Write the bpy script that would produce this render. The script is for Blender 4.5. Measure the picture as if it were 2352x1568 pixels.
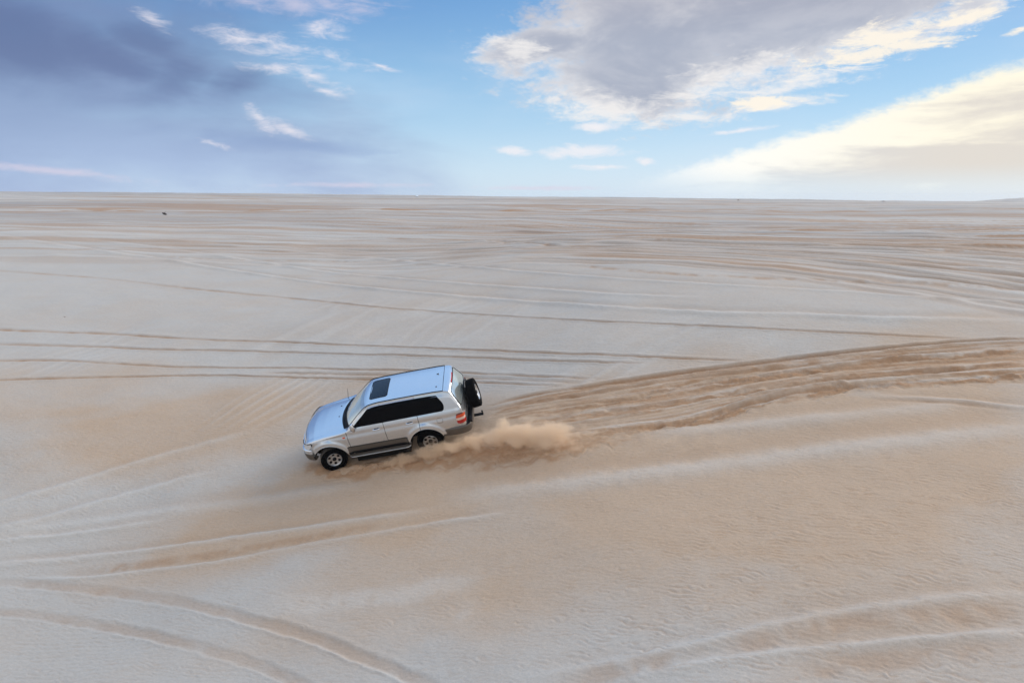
import bpy, math, random
import numpy as np
from mathutils import Vector, Matrix
R = math.radians
for o in list(bpy.data.objects): bpy.data.objects.remove(o)
sc = bpy.context.scene
C = sc.collection

# ------------------------------------------------------------------ camera, world, sun, exposure
CZ = 12.0                                   # height of the drone camera above the datum
cam_d = bpy.data.cameras.new('camera'); cam = bpy.data.objects.new('camera', cam_d); C.objects.link(cam)
cam_d.lens = 24.0; cam_d.sensor_width = 36.0; cam_d.clip_end = 20000; cam_d.clip_start = 0.1
cam.location = (0, 0, CZ); cam.rotation_euler = (R(90 - 12.0), 0, 0)
sc.camera = cam
sc.render.resolution_x = 1024; sc.render.resolution_y = 682
sc.view_settings.view_transform = 'Standard'; sc.view_settings.look = 'None'
sc.view_settings.exposure = 0.24; sc.view_settings.gamma = 1.0
sc.render.engine = 'CYCLES'
sc.cycles.volume_step_rate = 1.0; sc.cycles.volume_max_steps = 256
sc.cycles.transparent_max_bounces = 16; sc.cycles.max_bounces = 8; sc.cycles.diffuse_bounces = 2; sc.cycles.volume_bounces = 5; sc.cycles.glossy_bounces = 3

SUN_EL, SUN_AZ = 33.0, 64.0                 # azimuth measured from the view direction towards the right
sun_d = bpy.data.lights.new('sun', 'SUN'); sun = bpy.data.objects.new('sun', sun_d); C.objects.link(sun)
sun_d.energy = 2.2; sun_d.angle = R(38); sun_d.color = (1.0, 0.93, 0.84)
sd = Vector((math.cos(R(SUN_EL)) * math.sin(R(SUN_AZ)), math.cos(R(SUN_EL)) * math.cos(R(SUN_AZ)), math.sin(R(SUN_EL))))
sun.rotation_euler = sd.to_track_quat('Z', 'Y').to_euler()

# ---- small node language
class G:
    def __init__(s, nt): s.nt = nt
    def n(s, t, **k):
        a = s.nt.nodes.new(t)
        for q, v in k.items(): setattr(a, q, v)
        return a
    def put(s, sock, v):
        if isinstance(v, bpy.types.NodeSocket): s.nt.links.new(v, sock)
        elif v is not None:
            if sock.type == 'RGBA' and len(v) == 3: v = (*v, 1)
            sock.default_value = v
    def m(s, op, a, b=None, c=None, clamp=False):
        x = s.n('ShaderNodeMath', operation=op); x.use_clamp = clamp
        s.put(x.inputs[0], a)
        if b is not None: s.put(x.inputs[1], b)
        if c is not None: s.put(x.inputs[2], c)
        return x.outputs[0]
    def v(s, op, a, b=None, scale=None):
        x = s.n('ShaderNodeVectorMath', operation=op); s.put(x.inputs[0], a)
        if b is not None: s.put(x.inputs[1], b)
        if scale is not None: s.put(x.inputs[3], scale)
        return x.outputs['Value'] if op in ('LENGTH', 'DOT_PRODUCT', 'DISTANCE') else x.outputs[0]
    def xyz(s, a, b, c):
        x = s.n('ShaderNodeCombineXYZ'); s.put(x.inputs[0], a); s.put(x.inputs[1], b); s.put(x.inputs[2], c); return x.outputs[0]
    def sep(s, a):
        x = s.n('ShaderNodeSeparateXYZ'); s.put(x.inputs[0], a); return x.outputs
    def mix(s, f, a, b, mode='MIX'):
        x = s.n('ShaderNodeMix', data_type='RGBA', blend_type=mode); s.put(x.inputs[0], f); s.put(x.inputs[6], a); s.put(x.inputs[7], b); return x.outputs[2]
    def ss(s, v, a, b, lo=0.0, hi=1.0):
        x = s.n('ShaderNodeMapRange', interpolation_type='SMOOTHSTEP'); s.put(x.inputs[0], v)
        s.put(x.inputs[1], a); s.put(x.inputs[2], b); s.put(x.inputs[3], lo); s.put(x.inputs[4], hi); return x.outputs[0]
    def noise(s, vec, scale, detail=4, rough=0.5, dist=0.0, out=0):
        x = s.n('ShaderNodeTexNoise'); s.put(x.inputs['Vector'], vec); s.put(x.inputs['Scale'], scale)
        s.put(x.inputs['Detail'], detail); s.put(x.inputs['Roughness'], rough); s.put(x.inputs['Distortion'], dist); return x.outputs[out]

def lin(c):
    return tuple((v / 255 / 12.92) if v / 255 <= 0.04045 else ((v / 255 + 0.055) / 1.055) ** 2.4 for v in c)

# ---- world: Nishita sky with real-angle clouds
w = bpy.data.worlds.new('World'); sc.world = w; w.use_nodes = True
nt = w.node_tree; nt.nodes.clear(); g = G(nt)
WS = 0.12; DUSTD = 15.0
sky = g.n('ShaderNodeTexSky', sky_type='NISHITA'); sky.sun_disc = False
sky.sun_elevation = R(SUN_EL); sky.sun_rotation = R(SUN_AZ); sky.altitude = 50; sky.air_density = 1.0; sky.dust_density = 0.6; sky.ozone_density = 1.6
tc = g.n('ShaderNodeTexCoord'); d = g.sep(tc.outputs['Generated'])
az = g.m('MULTIPLY', g.m('ARCTAN2', d[0], d[1]), 180 / math.pi)
el = g.m('MULTIPLY', g.m('ARCSINE', d[2]), 180 / math.pi)
P = g.xyz(az, el, 0)
def ae(px, py):                              # angles of a point of the sky (degrees)
    X = (px - 1176) / 1568.4; Y = (784 - py) / 1568.4; p = R(12)
    y = math.cos(p) + Y * math.sin(p); z = -math.sin(p) + Y * math.cos(p)
    return math.degrees(math.atan2(X, y)), math.degrees(math.atan2(z, math.hypot(X, y)))
def ell(px, py, rx, ry, rot=0, vec=None):    # 1 in the middle, 0 on the rim, negative outside
    a, e = ae(px, py); k = 0.0365
    mp = g.n('ShaderNodeMapping', vector_type='TEXTURE'); g.put(mp.inputs[0], vec if vec is not None else P)
    mp.inputs[1].default_value = (a, e, 0); mp.inputs[2].default_value = (0, 0, R(rot)); mp.inputs[3].default_value = (rx * k, ry * k, 1)
    return g.m('SUBTRACT', 1.0, g.v('LENGTH', mp.outputs[0]))
def rotv(rot, sx, sy, off=0):
    mp = g.n('ShaderNodeMapping'); g.put(mp.inputs[0], P); mp.inputs[1].default_value = (off, off * .7, off * .3)
    mp.inputs[2].default_value = (0, 0, R(-rot)); mp.inputs[3].default_value = (sx, sy, 1); return mp.outputs[0]
mx = lambda *a: a[0] if len(a) == 1 else g.m('MAXIMUM', a[0], mx(*a[1:]))
skyc = g.v('SCALE', sky.outputs[0], scale=WS)
# blue deepens with height and towards the left as in late light
grad = g.ss(el, 0, 17)
blue = g.mix(g.ss(el, 0.0, 9.0), lin((203, 228, 250)), lin((152, 198, 234))); blue = g.mix(g.ss(el, 6.0, 17.0), blue, g.mix(g.ss(az, -34, 4), lin((84, 130, 196)), lin((102, 158, 216))))
blue = g.mix(g.ss(el, 18.0, 40.0), blue, (.42, .75, 1.26))
skyc = g.mix(0.80, skyc, blue)
col = skyc
# thin high haze variation
soft = g.noise(rotv(0, .05, .16, 3), 1.0, 5, .55)
col = g.mix(g.m('MULTIPLY', g.ss(soft, .45, .8), .25), col, lin((214, 226, 242)))
fine = g.noise(rotv(10, .9, 1.9, 70), 1.0, 7, .68, .4)
fz = g.m('MULTIPLY', g.m('SUBTRACT', fine, .5), 1.0)
# 1) left blue-grey layer
nL = g.noise(rotv(-14, .045, .13, 11), 1.0, 6, .55, .3)
shL = mx(ell(20, 130, 440, 190, -12), ell(240, 330, 780, 140, -7), ell(-250, 250, 800, 380, 0))
kL = g.ss(g.m('ADD', shL, g.m('MULTIPLY', g.m('SUBTRACT', nL, .5), 1.9)), -.15, .85)
cL = g.mix(g.ss(el, 0, 13), lin((166, 186, 222)), lin((100, 117, 158)))
cL = g.mix(g.m('MULTIPLY', g.ss(nL, .4, .7), .45), cL, lin((130, 147, 188)))
col = g.mix(g.m('MULTIPLY', kL, .84), col, cL)
nL2 = g.noise(rotv(-16, .11, .26, 31), 1.0, 6, .58, .4)
sL2 = mx(ell(250, 145, 260, 60, -18), ell(390, 195, 130, 60, 25), ell(30, 80, 260, 110, -20), ell(540, 200, 110, 50, 20), ell(720, 335, 330, 26, -4), ell(330, 90, 90, 40, -15))
col = g.mix(g.m('MULTIPLY', g.ss(g.m('ADD', sL2, g.m('MULTIPLY', g.m('SUBTRACT', nL2, .5), 2.4)), 0.0, 1.0), .62), col, g.mix(g.ss(el, 3, 9), lin((142, 166, 206)), lin((96, 112, 154))))
# 2) big grey cloud upper right
nb = g.noise(rotv(14, .22, .42, 5), 1.0, 10, .66, .35)
nb2 = g.noise(rotv(20, .10, .26, 8), 1.0, 6, .6, .3)
sb = mx(ell(1500, 95, 360, 175, 6), ell(1780, 20, 500, 160, 10), ell(1450, 195, 230, 85, -14), ell(1260, 105, 175, 50, 4), ell(2080, -130, 560, 160, 4))
fb = g.m('ADD', g.m('ADD', sb, g.m('MULTIPLY', g.m('SUBTRACT', nb, .5), 1.5)), g.m('MULTIPLY', fz, .55))
kb = g.ss(fb, -.02, .42)
shade = g.m('ADD', g.m('ADD', sb, g.m('MULTIPLY', g.m('SUBTRACT', nb, .5), 1.0)), g.m('MULTIPLY', g.m('SUBTRACT', nb2, .5), 1.5))
cb = g.mix(g.ss(shade, -.12, .85), lin((240, 238, 238)), lin((170, 176, 192)))
cb = g.mix(g.m('MULTIPLY', g.ss(nb2, .47, .70), .55), cb, lin((206, 207, 215)))
cb = g.mix(g.m('MULTIPLY', g.ss(el, 11, 15), .45), cb, lin((170, 168, 180)))
col = g.mix(g.m('MULTIPLY', kb, .95), col, cb)
# lacy lower edge
ne = g.noise(rotv(8, .30, 1.0, 21), 1.0, 9, .68, .5)
nz_ = g.m('ADD', g.m('MULTIPLY', g.m('SUBTRACT', ne, .5), 3.0), g.m('MULTIPLY', fz, .9))
se = mx(ell(1400, 255, 210, 48, -8), ell(1780, 235, 150, 20, 3), ell(1800, 205, 170, 18, 6), ell(1890, 170, 150, 16, 8), ell(1580, 268, 150, 20, -3), ell(1370, 292, 60, 18, 0), ell(1650, 190, 190, 60, 15), ell(1190, 110, 90, 40, 0))
ke = g.ss(g.m('ADD', se, nz_), .12, 1.1)
col = g.mix(g.m('MULTIPLY', ke, .78), col, lin((243, 240, 238)))
# bright streaks to the right of it
se = mx(ell(2020, 118, 180, 26, 9), ell(2050, 80, 210, 36, 12), ell(2200, 48, 140, 14, 10), ell(2345, 70, 50, 10, 15), ell(1740, 236, 95, 15, 2))
ke = g.ss(g.m('ADD', se, nz_), .15, .8)
col = g.mix(g.m('MULTIPLY', ke, .92), col, lin((252, 243, 228)))
# 3) cream bank on the right
a1, e1 = ae(1600, 372); a2, e2 = ae(2352, 130)
sl = (e2 - e1) / (a2 - a1)
below = g.m('SUBTRACT', g.m('ADD', e1, g.m('MULTIPLY', g.m('SUBTRACT', az, a1), sl)), el)      # degrees below the upper edge
below = g.m('ADD', g.m('ADD', below, g.m('MULTIPLY', g.m('SUBTRACT', nb, .5), 2.6)), g.m('MULTIPLY', fz, 1.3))
kc = g.m('MULTIPLY', g.ss(below, -.2, 1.1), g.ss(az, 7, 18))
kc = g.m('MULTIPLY', kc, g.m('SUBTRACT', 1.0, g.m('MULTIPLY', g.ss(el, 2.4, 0.1), .75)))
kc = g.m('MULTIPLY', kc, g.ss(az, 95, 60))
nc = g.noise(rotv(9, .075, .50, 40), 1.0, 8, .6, .5)
cc = g.mix(g.ss(az, 12, 36), lin((252, 252, 248)), lin((255, 248, 228)))
cc = g.mix(g.m('MULTIPLY', g.ss(g.m('ADD', below, g.m('MULTIPLY', g.m('SUBTRACT', nc, .5), 15.0)), 1.2, 5.5), .85), cc, g.mix(g.ss(az, 12, 34), lin((208, 214, 222)), lin((218, 212, 206))))
col = g.mix(kc, col, cc)
# 4) small wisps
nw = g.noise(rotv(-14, .36, 1.15, 55), 1.0, 9, .66, .6)
nw_ = g.m('ADD', g.m('MULTIPLY', g.m('SUBTRACT', nw, .5), 3.4), g.m('MULTIPLY', fz, .9))
sw = mx(ell(560, 88, 80, 20, -3), ell(650, 112, 140, 34, -10), ell(765, 132, 90, 20, -12), ell(618, 155, 70, 17, -4), ell(735, 72, 60, 30, 0), ell(720, 175, 75, 17, -24), ell(745, 208, 55, 12, -16), ell(875, 152, 55, 7, -14),
        ell(592, 268, 50, 18, -42), ell(665, 298, 50, 15, -22), ell(350, 42, 45, 20, -30), ell(490, 330, 40, 7, -16), ell(1090, 120, 25, 6, 0))
kw = g.ss(g.m('ADD', sw, nw_), .0, 1.7)
col = g.mix(g.m('MULTIPLY', kw, .82), col, lin((240, 234, 240)))
sw = mx(ell(1345, 347, 130, 20, 2), ell(1180, 347, 60, 15, -4), ell(1380, 384, 80, 10, 0), ell(1482, 372, 28, 12, -8), ell(1365, 292, 60, 14, 0), ell(1700, 300, 90, 8, 6))
kw = g.ss(g.m('ADD', sw, g.m('MULTIPLY', nw_, .55)), .05, .85)
col = g.mix(g.m('MULTIPLY', kw, .8), col, lin((240, 238, 242)))
sw = mx(ell(650, -2, 260, 40, 0), ell(110, 392, 190, 13, -6), ell(1230, 432, 180, 8, 0), ell(800, 425, 200, 8, 0))
kw = g.ss(g.m('ADD', sw, g.m('MULTIPLY', nw_, .6)), 0.0, 1.1)
col = g.mix(g.m('MULTIPLY', kw, .6), col, lin((218, 210, 226)))
# unseen broken cloud added over the rest of the sky to brighten the ground
CLOUD_FILL = (.94, .88, .81)
npx = g.noise(tc.outputs['Generated'], 2.2, 7, .55, .2)
away = g.m('MAXIMUM', g.ss(g.m('ABSOLUTE', az), 50, 70), g.ss(el, 24, 40))
keep = g.ss(g.v('DOT_PRODUCT', tc.outputs['Generated'], (-.34, .57, .75)), .64, .86)  # gap in the added cloud, set where roof and hood reflect blue
kr = g.m('MULTIPLY', g.m('MULTIPLY', g.ss(npx, .36, .56), away), g.m('SUBTRACT', 1.0, keep))
col = g.mix(g.m('MULTIPLY', kr, .92), col, CLOUD_FILL)
bg = g.n('ShaderNodeBackground'); g.put(bg.inputs[0], g.v('SCALE', col, scale=.88 / WS)); bg.inputs[1].default_value = WS
out = g.n('ShaderNodeOutputWorld'); nt.links.new(bg.outputs[0], out.inputs[0])

# ------------------------------------------------------------------ helpers
def tag(o, label=None, cat=None, group=None, kind=None):
    if label: o['label'] = label
    if cat: o['category'] = cat
    if group: o['group'] = group
    if kind: o['kind'] = kind
    return o

def mesh_np(name, V, F4, mats, parent=None, smooth=True, mi=None, F3=None):
    me = bpy.data.meshes.new(name)
    V = np.asarray(V, np.float32); F4 = np.asarray(F4, np.int32).reshape(-1, 4)
    loops = F4.ravel(); tot = np.full(len(F4), 4, np.int32)
    if F3 is not None and len(F3):
        F3 = np.asarray(F3, np.int32).reshape(-1, 3); loops = np.r_[loops, F3.ravel()]; tot = np.r_[tot, np.full(len(F3), 3, np.int32)]
    me.vertices.add(len(V)); me.vertices.foreach_set('co', V.ravel())
    me.loops.add(len(loops)); me.loops.foreach_set('vertex_index', loops.astype(np.int32))
    me.polygons.add(len(tot)); me.polygons.foreach_set('loop_start', np.r_[0, np.cumsum(tot)[:-1]].astype(np.int32)); me.polygons.foreach_set('loop_total', tot.astype(np.int32))
    me.polygons.foreach_set('use_smooth', np.full(len(tot), smooth))
    for m_ in (mats if isinstance(mats, (list, tuple)) else [mats]): me.materials.append(m_)
    if mi is not None: me.polygons.foreach_set('material_index', np.asarray(mi, np.int32))
    me.update(calc_edges=True); me.validate()
    o = bpy.data.objects.new(name, me); C.objects.link(o)
    if parent: o.parent = parent
    return o

class MB:                                    # collects polygons, links them as one mesh
    def __init__(s): s.v = []; s.f = []; s.m = []
    def poly(s, pts, mi=0):
        b = len(s.v); s.v += [tuple(p) for p in pts]; s.f.append(tuple(range(b, b + len(pts)))); s.m.append(mi)
    def grid(s, A, mi=0, closeu=False, closev=False, flip=False):
        A = np.asarray(A, float); n, k = A.shape[:2]; b = len(s.v)
        s.v += [tuple(p) for p in A.reshape(-1, 3)]
        for i in range(n if closeu else n - 1):
            for j in range(k if closev else k - 1):
                i2 = (i + 1) % n; j2 = (j + 1) % k
                q = (b + i * k + j, b + i2 * k + j, b + i2 * k + j2, b + i * k + j2)
                s.f.append(q[::-1] if flip else q); s.m.append(mi)
    def box(s, c, h, mi=0, M=None):
        vs = [Vector((c[0] + a * h[0], c[1] + b_ * h[1], c[2] + d_ * h[2])) for a in (-1, 1) for b_ in (-1, 1) for d_ in (-1, 1)]
        if M: vs = [M @ v for v in vs]
        b = len(s.v); s.v += [tuple(v) for v in vs]
        for q in ((0, 1, 3, 2), (4, 6, 7, 5), (0, 4, 5, 1), (2, 3, 7, 6), (0, 2, 6, 4), (1, 5, 7, 3)): s.f.append(tuple(b + i for i in q)); s.m.append(mi)
    def tube(s, pts, r, n=8, mi=0):
        pts = [Vector(p) for p in pts]; rs = r if isinstance(r, (list, tuple)) else [r] * len(pts)
        rows = []; up = Vector((0, 0, 1))
        for i, p in enumerate(pts):
            t = (pts[min(i + 1, len(pts) - 1)] - pts[max(i - 1, 0)]).normalized()
            a = t.cross(up); a = t.cross(Vector((1, 0, 0))) if a.length < .1 else a; a.normalize(); b = t.cross(a)
            rows.append([tuple(p + (a * math.cos(q) + b * math.sin(q)) * rs[i]) for q in [2 * math.pi * k / n for k in range(n)]])
        s.grid(rows, mi, closev=True); s.poly(rows[0][::-1], mi); s.poly(rows[-1], mi)
    def build(s, name, mats, parent=None, smooth=True, bevel=0, autos=35):
        me = bpy.data.meshes.new(name); me.from_pydata(s.v, [], s.f)
        for m_ in (mats if isinstance(mats, (list, tuple)) else [mats]): me.materials.append(m_)
        me.polygons.foreach_set('material_index', s.m); me.polygons.foreach_set('use_smooth', [smooth] * len(s.f))
        me.update(); 
        if smooth: me.set_sharp_from_angle(angle=R(autos))
        o = bpy.data.objects.new(name, me); C.objects.link(o)
        if parent: o.parent = parent
        if bevel:
            b = o.modifiers.new('bevel', 'BEVEL'); b.width = bevel; b.segments = 2; b.limit_method = 'ANGLE'
        return o

def mat(name, base, rough=.5, metal=0, spec=.5, coat=0, bump=0, bscale=40, vary=0, vscale=8, dust=None):
    m_ = bpy.data.materials.new(name); m_.use_nodes = True; g = G(m_.node_tree)
    b = m_.node_tree.nodes['Principled BSDF']; b.inputs['Roughness'].default_value = rough; b.inputs['Metallic'].default_value = metal
    b.inputs['Specular IOR Level'].default_value = spec; b.inputs['Coat Weight'].default_value = coat; b.inputs['Coat Roughness'].default_value = .06
    t = g.n('ShaderNodeTexCoord'); c = (*base, 1)
    if vary:
        n = g.noise(t.outputs['Object'], vscale, 5, .6)
        c = g.mix(n, tuple(x * (1 - vary) for x in base), tuple(min(1, x * (1 + vary)) for x in base))
    if dust:                                 # (colour, height below which road dust clings)
        dc, z0, z1, am = dust
        z = g.sep(t.outputs['Object'])[2]; n = g.noise(t.outputs['Object'], 6, 6, .65)
        f = g.m('MULTIPLY', g.ss(g.m('ADD', z, g.m('MULTIPLY', n, .3)), z1, z0), am)
        c = g.mix(f, c if not isinstance(c, tuple) else c[:3], dc)
        g.put(b.inputs['Roughness'], g.m('ADD', rough, g.m('MULTIPLY', f, .5), clamp=True))
    g.put(b.inputs['Base Color'], c)
    if bump:
        bn = g.n('ShaderNodeBump'); bn.inputs['Strength'].default_value = bump; bn.inputs['Distance'].default_value = .01
        g.put(bn.inputs['Height'], g.noise(t.outputs['Object'], bscale, 4, .6)); g.put(b.inputs['Normal'], bn.outputs[0])
    return m_

# ------------------------------------------------------------------ terrain
def hermite(xs, ys):
    xs = np.array(xs, float); ys = np.array(ys, float); dd = np.diff(ys) / np.diff(xs)
    m_ = np.zeros(len(xs)); m_[0] = dd[0]; m_[-1] = dd[-1]
    for i in range(1, len(xs) - 1):
        if dd[i - 1] * dd[i] > 0:
            h0, h1 = xs[i] - xs[i - 1], xs[i + 1] - xs[i]; a, b = 2 * h1 + h0, h1 + 2 * h0; m_[i] = (a + b) / (a / dd[i - 1] + b / dd[i])
    def f(x):
        x = np.clip(x, xs[0], xs[-1]); i = np.clip(np.searchsorted(xs, x, 'right') - 1, 0, len(xs) - 2)
        h = xs[i + 1] - xs[i]; t = (x - xs[i]) / h
        return (2*t**3 - 3*t**2 + 1) * ys[i] + (t**3 - 2*t**2 + t) * h * m_[i] + (-2*t**3 + 3*t**2) * ys[i + 1] + (t**3 - t**2) * h * m_[i + 1]
    return f
def sst(x, a, b):
    t = np.clip((x - a) / (b - a), 0, 1); return t * t * (3 - 2 * t)
_perm = np.random.RandomState(7).rand(512, 512).astype(np.float32)
def vnoise(x, y):
    xi = np.floor(x).astype(np.int64); yi = np.floor(y).astype(np.int64); fx = x - xi; fy = y - yi
    fx = fx * fx * (3 - 2 * fx); fy = fy * fy * (3 - 2 * fy)
    a = _perm[xi & 511, yi & 511]; b = _perm[(xi + 1) & 511, yi & 511]; c = _perm[xi & 511, (yi + 1) & 511]; d_ = _perm[(xi + 1) & 511, (yi + 1) & 511]
    return (a * (1 - fx) + b * fx) * (1 - fy) + (c * (1 - fx) + d_ * fx) * fy - .5
def fbm(x, y, o=4, r=.5):
    s_ = 0; a = 1
    for i in range(o):
        s_ = s_ + a * vnoise(x + 17.3 * i, y + 9.1 * i); x = x * 2.03; y = y * 2.03; a *= r
    return s_
CARP = np.array([-2.346, 19.602, -6.958]); CN = np.array([-.1965, -.3203, .9267])
Bz = hermite([-400, -60, 0, 6, 12, 16, 19.6, 23, 27, 33, 42, 60, 90, 140, 250, 400, 900, 1450],
             [-14, -10.8, -10.3, -9.95, -9.15, -8.13, -6.93, -5.75, -4.85, -3.95, -3.2, -2.45, -1.8, -1.1, -.1, -4.5, -12, -14])
Lx = hermite([-400, -60, -25, -12, -6, -2.35, 4, 10, 16, 30, 80, 400], [-3.6, -3.2, -2.5, -1.65, -.72, 0, 1.25, 1.85, 2.05, 2.15, 2.2, 2.2])
def base_h(x, y):
    z = Bz(y) + Lx(x) * (.35 + .65 * sst(y, 2, 14)) * (1 - sst(y, 22, 62))
    z = z + -.0100 * np.clip(x, -500, 500) * sst(y, 45, 200)
    z = z + 9.7 * np.exp(-(((x - 380) / 100) ** 2 + ((y - 450) / 70) ** 2))
    pl = CARP[2] - (CN[0] * (x - CARP[0]) + CN[1] * (y - CARP[1])) / CN[2]
    r = np.hypot(x + 3.6, y - 19.6); k = 1 - sst(r, 2.2, 6.5)
    z = z * (1 - k) + pl * k
    und = fbm(x / 7.5 + 3, y / 6.0, 3) * .22 * sst(r, 3, 8) + fbm(x / 40, y / 30 + 5, 3) * .5 * sst(y, 40, 110)
    return z + und
def unproj(px, py):                          # ground point seen at a point of the 2352x1568 picture
    X = (px - 1176) / 1568.4; Y = (784 - py) / 1568.4; p = R(12)
    dx, dy, dz = X, math.cos(p) + Y * math.sin(p), -math.sin(p) + Y * math.cos(p)
    t0 = 6.0
    ts = 6 * 1.004 ** np.arange(1100); f = dz * ts - base_h(dx * ts, dy * ts)
    i = np.argmax(f < 0)
    if f[i] >= 0: i = len(ts) - 1
    a, b = ts[max(i - 1, 0)], ts[i]
    for _ in range(20):
        m_ = (a + b) / 2
        if dz * m_ - float(base_h(np.array(dx * m_), np.array(dy * m_))) < 0: b = m_
        else: a = m_
    return dx * b, dy * b
# tracks: kind, width (m), depth (m), colour strength, sighted points that unproj() drops on the dune surface
TR = []
def T(kind, wd, dp, col, *pts): TR.append((kind, wd, dp, col, pts))
# thin wheel ruts crossing the slope behind the car
T('rut', .055, .035, .7, (-60, 617), (0, 622), (240, 640), (440, 663), (700, 688), (900, 708), (1150, 725), (1400, 739), (1700, 752), (1900, 762), (2150, 775), (2290, 783))
T('rut', .05, .045, .95, (-60, 754), (0, 757), (120, 762), (280, 768), (430, 778), (700, 788), (950, 798), (1200, 808), (1400, 815), (1600, 824), (1750, 830))
T('rut', .05, .045, .8, (-60, 787), (0, 790), (190, 795), (380, 803), (520, 805), (760, 812), (1000, 818), (1250, 828), (1500, 835))
T('rut', .05, .045, .95, (-60, 826), (0, 828), (130, 828), (250, 834), (400, 842), (560, 845), (661, 844), (790, 848), (942, 851), (1180, 862), (1400, 870))
T('rut', .05, .045, 1, (-60, 874), (0, 872), (150, 868), (330, 864), (500, 862), (640, 866), (760, 869), (860, 872), (1000, 876), (1150, 880), (1300, 888))
T('rut', .07, .03, .5, (600, 856), (760, 858), (860, 861), (1000, 866), (1200, 873), (1360, 880))
# pale ridges on the middle slope
T('ridge', .16, .07, .7, (-40, 536), (0, 542), (270, 582), (350, 592), (500, 617), (750, 652), (950, 672), (1176, 691), (1350, 703), (1526, 714), (1676, 721), (1826, 723), (1976, 731), (2200, 735), (2400, 738))
T('ridge', .14, .05, .6, (100, 536), (135, 542), (350, 567), (550, 595), (750, 625), (1000, 647), (1176, 660), (1426, 677), (1626, 684))
T('ridge', .14, .05, .6, (900, 600), (1176, 622), (1426, 641), (1676, 656), (1926, 670), (2176, 687), (2400, 693))
T('ridge', .12, .04, .5, (180, 528), (400, 551), (700, 580), (1000, 606), (1176, 620))
T('band', .22, .03, .55, (1301, 607), (1420, 618), (1576, 630), (1826, 640), (2000, 646), (2176, 654), (2400, 671))
T('band', .22, .03, .55, (1100, 549), (1176, 557), (1426, 572), (1676, 583), (2026, 600), (2176, 604), (2400, 620))
T('band', .22, .03, .55, (1350, 541), (1446, 545), (1626, 560), (1926, 567), (2276, 582), (2400, 584))
T('band', .15, .02, .4, (370, 588), (520, 596), (700, 598), (900, 603))
T('rut', .2, .05, .8, (800, 546), (1176, 557), (1300, 566))
# soft pale crests at the lower left, fanning out from the left edge
T('ridge', .13, .035, .45, (-60, 1173), (0, 1156), (171, 1108), (343, 1055), (495, 1013), (600, 985))
T('ridge', .13, .04, .5, (-60, 1227), (0, 1213), (95, 1192), (229, 1154), (381, 1112), (495, 1082))
T('ridge', .20, .03, .4, (-60, 1232), (0, 1225), (190, 1204), (419, 1173), (609, 1147), (735, 1126), (860, 1108))
T('ridge', .10, .035, .5, (-60, 1250), (0, 1244), (152, 1230), (305, 1208), (400, 1190))
T('ridge', .09, .05, .7, (-60, 1300), (0, 1295), (229, 1276), (419, 1253), (571, 1230), (735, 1208), (850, 1190), (1000, 1170))
T('ridge', .07, .03, .5, (-60, 1308), (0, 1302), (170, 1288), (425, 1258))
T('ridge', .08, .05, .65, (50, 1330), (200, 1327), (350, 1310), (500, 1292), (700, 1252), (925, 1215), (1176, 1177))
T('wide', .13, .02, .36, (-60, 1340), (0, 1337), (200, 1352), (425, 1385), (600, 1428), (750, 1474), (925, 1545), (990, 1575), (1060, 1620))
T('wide', .12, .018, .36, (-60, 1398), (0, 1404), (115, 1416), (200, 1430), (300, 1448), (440, 1480), (540, 1508), (650, 1550), (760, 1610))
T('band', .14, .03, .5, (150, 1312), (300, 1298), (500, 1270), (700, 1236), (900, 1200))
# lower right
T('ridge', .10, .05, .5, (1400, 1565), (1476, 1550), (1626, 1522), (1876, 1492), (2176, 1465), (2420, 1447))
T('band', .2, .02, .4, (1230, 1575), (1351, 1548), (1560, 1510), (1720, 1474), (1940, 1428), (2180, 1408), (2420, 1400))
T('ridge', .12, .04, .4, (1176, 1562), (1351, 1534), (1560, 1492), (1676, 1462), (1926, 1408), (2200, 1375), (2420, 1362))
T('band', .2, .02, .4, (1750, 1562), (1900, 1530), (2100, 1508), (2420, 1480))
T('ridge', .30, .06, .6, (1000, 1145), (1102, 1136), (1300, 1114), (1421, 1099), (1634, 1072), (1800, 1050), (1953, 1030), (2352, 987), (2420, 980))
T('ridge', .22, .05, .5, (1450, 1003), (1554, 992), (1700, 980), (1846, 966), (2000, 950), (2112, 939), (2245, 926))
T('ridge', .10, .04, .55, (1979, 907), (2165, 918), (2352, 937), (2420, 944))
T('rut', .08, .03, .5, (2000, 915), (2165, 924), (2400, 946))
T('pale', .30, .02, .7, (590, 1387), (760, 1380), (940, 1362), (1000, 1345), (1120, 1338))
T('pale', .35, .02, .8, (1010, 1408), (1060, 1402), (1120, 1404))
# the car's own churned tracks, running back up to the right
UP = [(1110, 938), (1193, 913), (1330, 890), (1474, 868), (1740, 833), (2006, 804), (2245, 785), (2420, 777)]
LO = [(1150, 1030), (1260, 1018), (1395, 1000), (1581, 976), (1767, 922), (1960, 890), (2218, 874), (2420, 860)]
T('rut', .06, .045, 1.0, *UP)
T('rut', .05, .03, .9, *[(x + 30, y + 7) for x, y in UP])
T('ridge', .07, .035, .4, (1120, 950), (1235, 925), (1474, 881), (1687, 852), (1899, 824), (2165, 798), (2400, 790))
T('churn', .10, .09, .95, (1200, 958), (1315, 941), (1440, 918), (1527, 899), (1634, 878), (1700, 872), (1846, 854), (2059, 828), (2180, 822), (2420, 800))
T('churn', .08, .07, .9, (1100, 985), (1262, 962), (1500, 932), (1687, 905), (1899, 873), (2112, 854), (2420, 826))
T('ridge', .07, .04, .5, (1230, 990), (1326, 971), (1450, 950), (1581, 929), (1740, 899), (2006, 873), (2218, 857), (2420, 842))
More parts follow.
